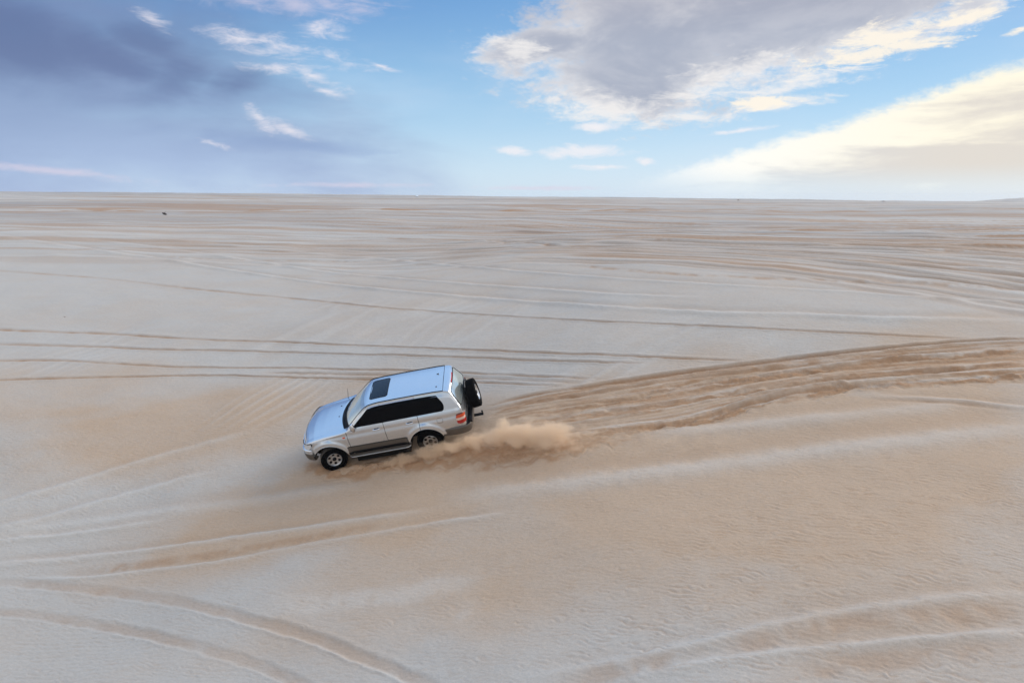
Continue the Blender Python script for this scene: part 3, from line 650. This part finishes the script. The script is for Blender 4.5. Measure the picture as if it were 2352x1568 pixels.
def side_panel(name, m_, xs, lo, hi, sg, off=.005, parent=car, nz=8):
    A = []
    for x in xs:
        a, b = lo(x), hi(x); A.append([])
        for j in range(nz + 1):
            z = a + (b - a) * j / nz; y = side_y(x, z)
            # follow the flank of the shell at this station
            i = np.searchsorted(us, x) - 1; i = max(0, min(len(us) - 2, i)); t = (x - us[i]) / (us[i + 1] - us[i])
            s2 = SEC[i, :RCn + 1] * (1 - t) + SEC[i + 1, :RCn + 1] * t
            y = np.interp(z, s2[:, 2], s2[:, 1])
            A[-1].append((x, (y + off) * sg, z))
    mb = MB(); mb.grid(A, flip=sg < 0)
    A2 = [[(p[0], p[1] - .02 * sg, p[2]) for p in row] for row in A]
    rim = [A[i][0] for i in range(len(A))] + A[-1][1:] + [A[i][-1] for i in range(len(A) - 2, -1, -1)] + A[0][-2:0:-1]
    rim2 = [(p[0], p[1] - .02 * sg, p[2]) for p in rim]; mb.grid([rim, rim2], closev=True, flip=sg > 0)
    return mb.build(name, m_, parent)
def rc(x, x0, x1, r):                         # 0..1 rounding of a panel's corner
    d0 = max(0, r - (x - x0)); d1 = max(0, r - (x1 - x)); d_ = max(d0, d1); return r - math.sqrt(max(0, r * r - d_ * d_))
WT = lambda x: float(sti(x, 3)) - .085
WLO = lambda x: 1.325 + .005 * (1.0 - x) / 1.0
pil = lambda x: 1.30 + (2.045 - x) * .78
for (d_, sg, w_) in dr:
    if w_ == 'f':
        xs = np.r_[np.linspace(1.13, 1.36, 8), np.linspace(1.38, 1.99, 26)]
        side_panel('window', glass, xs, lambda x: WLO(x), lambda x: max(WLO(x) + .006, min(WT(min(x, 1.30)), pil(x) - .5 * max(0, x - 1.35) * max(0, 1.5 - x) - .0) - (0 if x < 1.30 else .018 * sst(np.array(x), 1.3, 1.42))), sg, parent=d_)
    else:
        side_panel('window', glass, np.linspace(.135, 1.075, 24), WLO, WT, sg, parent=d_)
    hx = 1.22 if w_ == 'f' else .25
    mb = MB(); pts = [(hx + t, (side_y(hx, 1.17) + .012 + .028 * math.sin(math.pi * (t + .01) / .24)) * sg, 1.175 + .004 * t) for t in np.linspace(0, .22, 9)]
    mb.tube(pts, [.010] + [.016] * 7 + [.010], 8); mb.box((hx + .095, (side_y(hx, 1.17) + .003) * sg, 1.175), (.07, .006, .026), 1); mb.build('handle', [chrome, trim], d_)
for sg in (1, -1):
    xr0, xr1 = -.70, .062
    side_panel('quarter_window', glass, np.r_[np.linspace(xr0, xr0 + .16, 12), np.linspace(xr0 + .2, xr1, 16)],
        lambda x: WLO(x) + rc(x, xr0 - .0, 9, .10), lambda x: WT(x) - .012 * sst(np.array(-x), .3, .7) - 1.35 * max(0, (xr0 + .155) - x) - rc(x, xr0, 9, .05), sg)
    side_panel('pillar_trim', glass, np.linspace(1.06, 1.145, 4), WLO, WT, sg, off=.008); side_panel('pillar_trim', glass, np.linspace(.045, .15, 4), WLO, WT, sg, off=.008)
    # raised drip moulding along the roof edge, down the pillar to the cowl
    i0 = [i for i, u in enumerate(us) if -.76 < u < 1.52]
    mb = MB(); mb.tube([(SEC[i, RCn][0], SEC[i, RCn][1] * sg + .004 * sg, SEC[i, RCn][2] + .003) for i in i0], .014, 8); mb.build('roof_moulding', trim, car)
    i0 = [i for i, u in enumerate(us) if 1.50 <= u < 2.18]
    mb = MB(); mb.tube([(SEC[i, RCn][0] + .004, SEC[i, RCn][1] * sg - .006 * sg, SEC[i, RCn][2] + .002) for i in i0], .010, 8); mb.build('windscreen_seal', trim, car)
    # lower cladding between the wheels, behind the rear wheel and its dark parting line
    side_panel('door_cladding', taupe, np.linspace(.545, 2.30, 40), lambda x: .565, lambda x: .70 + .012 * x, sg, off=.016)
    side_panel('rocker_shade', trim, np.linspace(.53, 2.32, 40), lambda x: .472, lambda x: .562, sg, off=.006, nz=3)  # black strip stands in for shadow between cladding and running board
    side_panel('parting_line', trim, np.linspace(.54, 2.31, 40), lambda x: .702 + .012 * x, lambda x: .716 + .012 * x, sg, off=.009, nz=2)
    # running board
    mb = MB(); A = []
    prof = [(.93, .445), (1.00, .45), (1.055, .44), (1.065, .42), (1.05, .395), (.93, .385)]
    for x in np.linspace(.50, 2.32, 26):
        k = 1 - .10 * (rc(x, .50, 2.32, .12) / .12); A.append([(x, y * k * sg, z) for y, z in prof])
    mb.grid(A, flip=sg > 0); mb.poly(A[0]); mb.poly(A[-1][::-1]); sb = mb.build('running_board', taupe, car)
    mb = MB(); mb.tube([(x, (1.062 * (1 - .10 * rc(x, .50, 2.32, .12) / .12)) * sg, .432) for x in np.linspace(.51, 2.31, 26)], .009, 6); mb.build('edge_strip', paint, sb)
    # fuel flap line on the left quarter only
    if sg > 0:
        mb = MB(); c = (-.50, 1.08)
        ring = [(c[0] + .085 * math.copysign(abs(math.cos(a)) ** .6, math.cos(a)), c[1] + .08 * math.copysign(abs(math.sin(a)) ** .6, math.sin(a))) for a in np.linspace(0, 2 * math.pi, 33)[:-1]]
        mb.grid([[(x, side_y(x, z) + .0025, z) for x, z in ring], [(c[0] + (x - c[0]) * .94, side_y(x, z) + .0025, c[1] + (z - c[1]) * .94) for x, z in ring]], closev=True, flip=True); mb.build('fuel_flap', gap, car)
    if sg > 0:
     # door mirror, folded back against the window
     mb = MB(); A = []
     for i in range(9):
         t = i / 8; k = math.sin(math.pi * (.10 + .82 * t)) ** .6
         A.append([(1.935 + .015 * t + .062 * k * math.cos(a), (1.01 + .062 * k * math.sin(a)) * sg, 1.27 + .25 * t) for a in np.linspace(0, 2 * math.pi, 17)[:-1]])
     mb.grid(A, closev=True, flip=sg < 0); mb.poly(A[0]); mb.poly(A[-1][::-1]); mi_ = mb.build('mirror', chrome, car)
     mb = MB(); mb.box((1.995, .955 * sg, 1.36), (.03, .045, .07)); mb.build('mirror_arm', trim, mi_, bevel=.01)
    side_panel('side_indicator', orange, np.linspace(2.27, 2.345, 6), lambda x: 1.065, lambda x: 1.10, sg, off=.010, nz=2)

def sweep(name, path, prof, mats, mis=None, parent=car, closed=False):
    mb = MB(); n = len(path); P_ = [Vector((p[0], p[1], 0)) for p in path]; A = []
    for i, p in enumerate(P_):
        t = (P_[min(i + 1, n - 1)] - P_[max(i - 1, 0)]).normalized(); nn = Vector((t.y, -t.x, 0))
        A.append([(p.x + nn.x * o, p.y + nn.y * o, z) for o, z in prof])
    A = np.array(A)
    b = 0; mb.grid(A)
    if mis: mb.m = [mis[j] for i in range(n - 1) for j in range(len(prof) - 1)]
    mb.poly(A[0][::-1], 0); mb.poly(A[-1], 0)
    return mb.build(name, mats, parent)
def plan(pts, n=4):
    p = catmull(pts, .05); return [tuple(q) for q in p]
fp = [(3.35, .985), (3.44, .965), (3.54, .915), (3.62, .83), (3.675, .68), (3.70, .45), (3.71, .2), (3.71, 0)]
fpath = plan(fp + [(x, -y) for x, y in fp[::-1][1:]])
# path runs left to right, outward normal points forward
fpath = fpath[::-1]
sweep('front_bumper', fpath, [(-.10, .86), (-.02, .855), (.0, .84), (.005, .76), (.0, .715)], [paint], None)
fb_ = sweep('front_bumper_skirt', fpath, [(-.02, .715), (.012, .712), (.014, .66), (.006, .56), (-.02, .49), (-.07, .45), (-.25, .44)], [taupe], None)
mb = MB(); mb.box((3.715, 0, .60), (.012, .34, .045)); mb.build('air_intake', trim, fb_, bevel=.01)
rp = [(-.53, .965), (-.8, .985), (-1.0, .985), (-1.12, .965), (-1.21, .93), (-1.29, .85), (-1.345, .6), (-1.36, 0)]
rpath = plan(rp + [(x, -y) for x, y in rp[::-1][1:]])
rb_ = sweep('rear_bumper', rpath, [(-.06, .745), (.0, .742), (.016, .72), (.014, .60), (-.01, .50), (-.05, .47), (-.2, .46)], [taupe])
mb = MB(); A = [[(min(-1.19, x + .18), y * .93, .752), (x + .02, y, .757), (x + .002, y * 1.0, .750)] for x, y in rpath if x < -1.20]; mb.grid(A); mb.build('step_pad', trim, rb_)
# nose: grille and lamps
mb = MB(); mb.grid([[(3.60 + .105 * (1 - (y / .75) ** 2) + (.0 if z < .9 else -.035), y, z) for z in (.855, .90, .955)] for y in np.linspace(-.50, .50, 13)], flip=True); gr = mb.build('grille', trim, car)
for z in (.875, .91, .945):
    mb = MB(); mb.tube([(3.615 + .105 * (1 - (y / .75) ** 2) + (.0 if z < .9 else -.03), y, z) for y in np.linspace(-.50, .50, 13)], .012, 6); mb.build('grille_bar', chrome, gr)
for sg in (1, -1):
    A = []
    hp = [(3.30, .955, .98, 1.035), (3.36, .95, .91, 1.045), (3.42, .935, .865, 1.045), (3.47, .91, .845, 1.04), (3.53, .865, .845, 1.025), (3.58, .79, .855, 1.0), (3.62, .69, .857, .985), (3.655, .56, .86, .975)]
    for x, y, z0, z1 in hp: A.append([(x + .010 - .035 * t * (1 if x > 3.45 else .3), (y + .004 - .02 * t) * sg, z0 + (z1 - z0) * t) for t in (0, .25, .5, .75, 1)])
    mb = MB(); mb.grid(A, flip=sg < 0); B_ = [[(p[0] - .06, p[1] * .95, p[2]) for p in (r[0], r[-1])] for r in A]
    mb.grid([[a[0], b[0]] for a, b in zip(A, B_)], flip=sg > 0); mb.grid([[a[-1], b[1]] for a, b in zip(A, B_)], flip=sg < 0)
    hl = mb.build('headlight', lampw, car)
    mb = MB(); mb.tube([Vector(r[-1]) + Vector((.002, 0, .006)) for r in A] , .010, 6); mb.tube([Vector(p) + Vector((-.006, 0, 0)) for p in A[0]], .010, 6); mb.build('lamp_surround', trim, hl)
    # tail lamp wrapping the rear corner
    tp = [(-.965, .980), (-1.00, .982), (-1.05, .980), (-1.10, .970), (-1.15, .945), (-1.185, .92), (-1.205, .885), (-1.215, .83)]
    A = []; zz = [.86, .885, .94, .985, .987, 1.06, 1.062, 1.13, 1.165]
    for k, (x, y) in enumerate(tp):
        sh = .055 * max(0, 1 - k / 2) ** 2 + .012 * (k / 6)
        A.append([(x + (.02 if 0 < j < len(zz) - 1 else .035) * 0 - .004, (y + .004 - (.10 * max(0, z - 1.0) if z > 1 else 0)) * sg, min(max(z, .86 + sh * .8), 1.165 - sh)) for j, z in enumerate(zz)])
    mb = MB(); mb.grid(A, flip=sg > 0); mm = [0, 0, 0, 1, 1, 2, 2, 2]; mm = [0, 0, 0, 1, 1, 1, 2, 2]
    mb.m = [mm[j] for i in range(len(tp) - 1) for j in range(len(zz) - 1)]
    mb.build('taillight', [red, whitel, orange], car)

# sunroof, roof fin, hood fin, washer jets, high brake lamp, aerial
def top_z(x, y):
    i = max(0, min(len(us) - 2, int(np.searchsorted(us, x)) - 1)); t = (x - us[i]) / (us[i + 1] - us[i]); s2 = (SEC[i, RCn:] * (1 - t) + SEC[i + 1, RCn:] * t)[::-1]
    return float(np.interp(abs(y), s2[:, 1], s2[:, 2]))
mb = MB(); A = []
for x in np.linspace(.86, 1.39, 12):
    hw = .46 - rc(x, .86, 1.39, .05); A.append([(x + .0 * y, y, top_z(x, y) + .005) for y in np.linspace(-hw, hw, 15)])
mb.grid(A); so = mb.build('sunroof', roofg, car)
rim = [a[0] for a in A] + list(A[-1][1:]) + [a[-1] for a in A[::-1]][1:] + list(A[0][::-1][1:]); mb = MB(); mb.tube([(p[0], p[1], p[2]) for p in rim], .007, 6); mb.build('sunroof_seal', gap, so)
for nm, fx, fy, ln, ht, m_ in (('roof_fin', -.56, -.16, .10, .035, red), ('hood_emblem', 3.50, 0, .07, .03, red)):
    z0 = top_z(fx, fy); mb = MB(); mb.poly([(fx + ln / 2, fy, z0 - .01), (fx - ln / 2, fy - .014, z0 - .005), (fx - ln * .6, fy, z0 + ht)]); mb.poly([(fx + ln / 2, fy, z0 - .01), (fx - ln * .6, fy, z0 + ht), (fx - ln / 2, fy + .014, z0 - .005)]); mb.poly([(fx - ln / 2, fy - .014, z0 - .005), (fx - ln / 2, fy + .014, z0 - .005), (fx - ln * .6, fy, z0 + ht)]); mb.build(nm, trim if nm == 'roof_fin' else red, car, smooth=False)
for fx, fy in ((2.56, -.40), (2.52, .15)):
    mb = MB(); mb.box((fx, fy, top_z(fx, fy) + .008), (.02, .010, .010)); mb.build('washer_jet', trim, car, bevel=.003)
mb = MB(); mb.box((-.57, .45, top_z(-.57, .45) + .006), (.018, .012, .008)); mb.build('roof_plug', trim, car, bevel=.003)
mb = MB(); mb.tube([(2.44, -.82, 1.18), (2.44, -.84, 1.24), (2.40, -.86, 1.40), (2.37, -.87, 1.56)], [.012, .008, .005, .0035], 6); mb.build('aerial', trim, car)
mb = MB(); mb.grid([[(-.925 - .045 * (1 - (y / .685) ** 2) - dx, y, z) for dx, z in ((-.004, 1.825), (.012, 1.822), (.03, 1.79), (.016, 1.775))] for y in np.linspace(-.26, .26, 11)]); mb.build('brake_light', red, tg)
A = []
for u in np.linspace(-.952, -1.158, 14):
    zs, yr, zr, zc, bow = [float(sti(u, k)) for k in range(1, 6)]; e = rc(u, -1.158, -.952, .045); hw = yr - .055 - e
    A.append([(u + bow * (1 - (y / yr) ** 2) - .006, y, zr + (zc - zr) * (1 - (abs(y) / yr) ** 2.4) + .005) for y in np.linspace(-hw, hw, 15)])
mb = MB(); mb.grid(A); rg = mb.build('rear_window', screen, tg)
rim = [a[0] for a in A] + list(A[-1][1:]) + [a[-1] for a in A[::-1]][1:] + list(A[0][::-1][1:]); mb = MB(); mb.tube(rim, .010, 6); mb.build('window_seal', gap, tg)
mb = MB(); mb.tube([(-1.20, y, .985) for y in np.linspace(-.78, .78, 9)], .014, 6); mb.build('tailgate_seam', gap, tg)
mb = MB(); mb.box((-1.275, -.35, 1.02), (.012, .26, .06)); mb.build('plate_recess', trim, tg, bevel=.01)
# wipers in the cowl
for y0 in (-.45, .22):
    mb = MB(); mb.tube([(2.36 - .10 * (y / .8) ** 2 - .02 * abs(y - y0), y, 1.305 + .02 * 0 + .00 * y) for y in np.linspace(y0, y0 + .55, 8)], .010, 6); mb.build('wiper', trim, car)

# underbody and wheel housings
mb = MB(); mb.box((1.1, 0, .54), (2.25, .62, .10)); mb.box((1.42, 0, .52), (.90, .90, .06)); mb.box((-.85, 0, .62), (.30, .80, .06)); mb.box((1.40, 0, .28), (.80, .86, .18)); mb.box((-.85, 0, .5), (.30, .7, .08)); mb.build('underbody_and_shade', under, car)  # lowest broad box is black filler standing in for shade below the sills
mb = MB(); mb.box((.6, 0, .90), (1.7, .70, .28)); mb.box((.2, 0, 1.40), (.9, .58, .30)); mb.build('cabin_interior', under, car)
for cx in (0, 2.85):
    for sg in (1, -1):
        mb = MB(); mb.grid([[(cx + .513 * math.cos(a), y * sg, .40 + .513 * math.sin(a)) for y in (.985, .80, .48)] for a in np.linspace(R(10), R(170), 28)], flip=sg < 0)
        mb.poly([(cx + .513 * math.cos(a), .48 * sg, .40 + .513 * math.sin(a)) for a in np.linspace(R(10), R(170), 28)]); mb.build('wheel_housing', under, car)

# wheels
def wheel(name, loc, rot, parent, steer=0, tread=rub, spare=False):
    # axis along +Y = outer face
    n = 56; prof = [(.215, .105), (.255, .130), (.32, .137), (.362, .128), (.384, .112), (.392, .075), (.394, 0), (.392, -.075), (.384, -.112), (.362, -.128), (.30, -.135), (.215, -.11)]
    mb = MB(); A = []
    for i in range(n):
        a = 2 * math.pi * i / n; A.append([((r + (.006 if (i % 2 and j in (4, 8)) else 0) - (.010 if (i % 2 and j in (5, 7)) else 0)) * math.cos(a), y, (r + (.006 if (i % 2 and j in (4, 8)) else 0) - (.010 if (i % 2 and j in (5, 7)) else 0)) * math.sin(a)) for j, (r, y) in enumerate(prof)])
    mb.grid(A, closeu=True, flip=True); mb.m = [1 if 4 <= j <= 7 else 0 for i in range(n) for j in range(len(prof) - 1)]
    wl = mb.build(name, [rub, tread], parent, autos=40)
    wl.location = loc; wl.rotation_euler = rot
    # rim: lip, dished face with six oval windows, hub
    mb = MB(); nseg = 72; rad = [.216, .209, .198, .185, .170, .150, .130, .110, .092, .075, .058]; yy = [.112, .122, .108, .085, .082, .078, .074, .068, .064, .066, .070]
    A = [[(r * math.cos(2 * math.pi * i / nseg), y, r * math.sin(2 * math.pi * i / nseg)) for r, y in zip(rad, yy)] for i in range(nseg)]
    b = len(mb.v); mb.v += [tuple(p) for row in A for p in row]; k = len(rad)
    for i in range(nseg):
        for j in range(k - 1):
            a = ((i + .5) % 12) - 6; rm = (rad[j] + rad[j + 1]) / 2
            if (a / 3.4) ** 2 + ((rm - .142) / .040) ** 2 < 1 and not 0: continue
            i2 = (i + 1) % nseg; mb.f.append((b + i * k + j, b + i * k + j + 1, b + i2 * k + j + 1, b + i2 * k + j)); mb.m.append(0)
    cap = [(.058, .070), (.056, .098), (.045, .106), (0.0, .108)]
    mb.grid([[(r * math.cos(a), y, r * math.sin(a)) for r, y in cap] for a in np.linspace(0, 2 * math.pi, 25)[:-1]], 1, closeu=True)
    mb.grid([[(r * math.cos(a), y, r * math.sin(a)) for r, y in ((.213, .11), (.208, .02), (0.0, .02))] for a in np.linspace(0, 2 * math.pi, 33)[:-1]], 1, closeu=True)
    rm_ = mb.build('rim', [alloy, trim], wl, autos=40)
    for f_ in (mb,): pass
    return wl
for x, sg in ((2.85, 1), (2.85, -1), (0, 1), (0, -1)):
    wheel('wheel', (x + (-.04 if x == 0 else .02), .80 * sg, .365 if x == 0 else .34), (0, R(20 * x), (0 if sg > 0 else math.pi) + (R(16) if x > 1 else 0)), car, tread=rubd if x > 1 else rub)
sw_ = wheel('spare_wheel', (-1.475, .0, 1.14), (R(7), 0, R(93)), car); sw_.scale = (1.09, 1.0, 1.09)
# swing-away carrier
mb = MB(); mb.box((-1.335, .02, .80), (.035, .83, .05)); mb.box((-1.34, .0, 1.0), (.03, .08, .24)); mb.box((-1.37, 0, 1.13), (.05, .15, .15))
mb.tube([(-1.33, .30, .80), (-1.33, .24, 1.20), (-1.30, .10, 1.40)], .028, 8); mb.tube([(-1.33, -.35, .80), (-1.33, -.36, 1.25), (-1.28, -.34, 1.44), (-1.25, -.20, 1.47), (-1.25, .05, 1.44), (-1.30, .10, 1.36)], .028, 8); mb.build('wheel_carrier', trim, car, bevel=.006)
mb = MB(); mb.box((-1.42, .10, .42), (.14, .03, .03)); mb.box((-1.56, .10, .42), (.05, .045, .02)); mb.tube([(-1.59, .10, .43), (-1.59, .10, .50)], .018, 8); mb.tube([(-1.59, .10, .495), (-1.59, .10, .52), (-1.59, .10, .54)], [.02, .030, .018], 10); mb.build('tow_hitch', trim, car)
mb = MB(); mb.tube([(-1.0, -.5, .45), (-1.30, -.52, .43)], .03, 10); mb.build('exhaust', chrome, car)
for sg in ():
    mb = MB(); mb.box((-.545, .80 * sg, .42), (.008, .13, .16)); mb.build('mud_flap', trim, car); 
# ------------------------------------------------------------------ plume of thrown sand (car coordinates, own object)
EL = [((1.85, 1.16, .03), (1.15, .24, .13), 0, 1.0), ((.80, 1.20, .09), (.90, .28, .19), 0, 1.15), ((.05, 1.24, .24), (.62, .28, .30), -10, 1.3), ((-.50, 1.20, .27), (.75, .30, .28), -12, 1.2),
      ((-1.20, 1.10, .29), (.80, .36, .30), -10, 1.15), ((-1.95, 1.20, .34), (.70, .42, .40), -6, 1.15), ((-2.22, 1.12, .62), (.34, .28, .34), 0, .7), ((-2.70, 1.36, .34), (.85, .52, .46), -8, 1.0),
      ((-3.40, 1.50, .30), (1.0, .62, .48), -8, .95), ((-4.15, 1.72, .18), (1.3, .56, .34), -12, .42), ((-3.00, 1.22, .60), (1.2, .50, .46), -8, .30), ((-5.1, 1.90, .10), (1.5, .5, .24), -10, .20), ((-3.1, 1.85, .08), (1.6, .35, .16), -10, .45), ((-3.3, 1.45, .35), (2.3, .95, .62), -10, .13), ((-6.2, 2.1, .1), (1.9, .6, .3), -10, .12)]
mb = MB()
for (c, r, rot, dn) in EL:
    s = 1.16; c_, n_ = math.cos(R(rot)), math.sin(R(rot)); A = []
    for i in range(13):
        ph = math.pi * i / 12; row = []
        for k in range(24):
            th = 2 * math.pi * k / 24; x, y, z = r[0] * s * math.sin(ph) * math.cos(th), r[1] * s * math.sin(ph) * math.sin(th), r[2] * s * math.cos(ph)
            row.append((c[0] + x * c_ - y * n_, c[1] + x * n_ + y * c_, c[2] + z))
        A.append(row)
    mb.grid(A, closev=True)
m_ = bpy.data.materials.new('thrown_sand'); m_.use_nodes = True; nt = m_.node_tree; nt.nodes.clear(); g = G(nt)
tc = g.n('ShaderNodeTexCoord'); P0 = tc.outputs['Object']
nz = g.noise(P0, 2.2, 5, .65, .2, 1); warp = g.v('ADD', P0, g.v('SCALE', g.v('SUBTRACT', nz, (.5, .5, .5)), scale=.62))
f = None
for (c, r, rot, dn) in EL:
    mp = g.n('ShaderNodeMapping', vector_type='TEXTURE'); g.put(mp.inputs[0], warp); mp.inputs[1].default_value = c; mp.inputs[2].default_value = (0, 0, R(rot)); mp.inputs[3].default_value = r
    e = g.m('MULTIPLY', g.ss(g.v('LENGTH', mp.outputs[0]), 1.05, .35), dn)
    f = e if f is None else g.m('SMOOTH_MAX', f, e, .25)
n2 = g.noise(g.v('MULTIPLY', P0, (.8, 1.2, 1.5)), 3.6, 8, .68, .4)
den = g.m('MULTIPLY', g.m('MULTIPLY', g.ss(g.m('ADD', f, g.m('MULTIPLY', g.m('SUBTRACT', n2, .5), 2.6)), .16, 1.15), f), DUSTD)
pv = g.n('ShaderNodeVolumePrincipled'); pv.inputs['Color'].default_value = (.93, .775, .60, 1); pv.inputs['Anisotropy'].default_value = .15; g.put(pv.inputs['Density'], den)
o_ = g.n('ShaderNodeOutputMaterial'); nt.links.new(pv.outputs[0], o_.inputs['Volume'])
dust = mb.build('dust_plume', m_); dust.matrix_world = M4
rmm = dust.modifiers.new('union', 'REMESH'); rmm.mode = 'VOXEL'; rmm.voxel_size = .07
tag(dust, 'tan cloud of sand thrown up behind the rear wheel of the car', 'dust', kind='stuff')

# ------------------------------------------------------------------ scraps lying on the far sand
def ground_at(px, py):
    x, y = unproj(px, py); i = np.searchsorted(rr, math.hypot(x, y)) - 1; j = np.searchsorted(azs, math.atan2(x, y)) - 1
    return Vector((x, y, float(Z[i, j]) + CZ))
wood = mat('dark_driftwood', (.05, .035, .03), rough=.9); plast = mat('white_sheet', (.75, .80, .82), rough=.4); stone_m = mat('brown_lump', (.26, .20, .17), rough=.95, vary=.3)
p = ground_at(378, 494); mb = MB(); k = .34
mb.tube([p + Vector((-1.0 * k, .2, .22)), p + Vector((-.5 * k, .1, .16)), p + Vector((.2 * k, 0, .10)), p + Vector((.9 * k, -.05, .06))], [.03, .10, .11, .02], 8); mb.tube([p + Vector((-.3 * k, .1, .12)), p + Vector((-.1 * k, .3, .32))], [.05, .015], 6)
tag(mb.build('driftwood', wood), 'dark bent stick lying on the far flat sand, upper left', 'driftwood')
p = ground_at(958, 451); mb = MB(); rs = random.Random(3); sc_ = (p - Vector((0, 0, CZ))).length / 1568
A = [[(p.x + (u - 3) * 1.6 * sc_, p.y + (v - 2) * .6, p.z + .12 + 1.9 * sc_ * math.exp(-((u - 2.6) / 2) ** 2 - ((v - 2) / 1.5) ** 2) * (1 + .3 * rs.random())) for v in range(5)] for u in range(7)]
mb.grid(A); mb.grid([[(q[0], q[1], q[2] - .05) for q in r] for r in A], flip=True); tag(mb.build('plastic_sheet', plast), 'white crumpled sheet lying just below the horizon', 'litter')
def lump(px, py, w, h, m_, name, label, cat):
    p = ground_at(px, py); s = (p - cam.location).length / 1568; rs = random.Random(int(px)); A = []
    for i in range(7):
        ph = math.pi * i / 12; A.append([(p.x + w * s * .5 * math.sin(ph + .01) * math.cos(t) * (1 + .25 * math.sin(3 * t + px)), p.y + w * s * .4 * math.sin(ph + .01) * math.sin(t), p.z - .02 + h * s * math.cos(ph) * (1 + .15 * math.sin(2 * t))) for t in np.linspace(0, 2 * math.pi, 15)[:-1]])
    mb = MB(); A.append([(q[0], q[1], q[2] - .1) for q in A[-1]]); mb.grid(A, closev=True); mb.f.append(tuple(range(len(mb.v) - 14, len(mb.v)))); mb.m.append(0); tag(mb.build(name, m_), label, cat)
lump(149, 727, 5, 1.6, stone_m, 'stone', 'small dark stone on the pale slope near the left edge', 'stone')
lump(1447, 791, 5, 1.6, stone_m, 'stone', 'small brown stone on the pale slope right of the car', 'stone')
lump(2029, 463, 10, 2, stone_m, 'dry_shrub', 'low brown shrub on the horizon right of centre', 'shrub')
lump(1696, 460, 6, 2, stone_m, 'dry_shrub', 'small grey tuft on the horizon above the middle of the sand', 'shrub')

# ------------------------------------------------------------------ air between here and the crest
mb = MB(); mb.box((0, 0, -4.5), (1500, 1500, 20.5)); m_ = bpy.data.materials.new('air'); m_.use_nodes = True; nt = m_.node_tree; nt.nodes.clear(); g = G(nt)
pv = g.n('ShaderNodeVolumePrincipled'); pv.inputs['Color'].default_value = (.86, .92, 1.0, 1); pv.inputs['Density'].default_value = .0002; o_ = g.n('ShaderNodeOutputMaterial'); nt.links.new(pv.outputs[0], o_.inputs['Volume'])
tag(mb.build('haze', m_, smooth=False), kind='stuff')
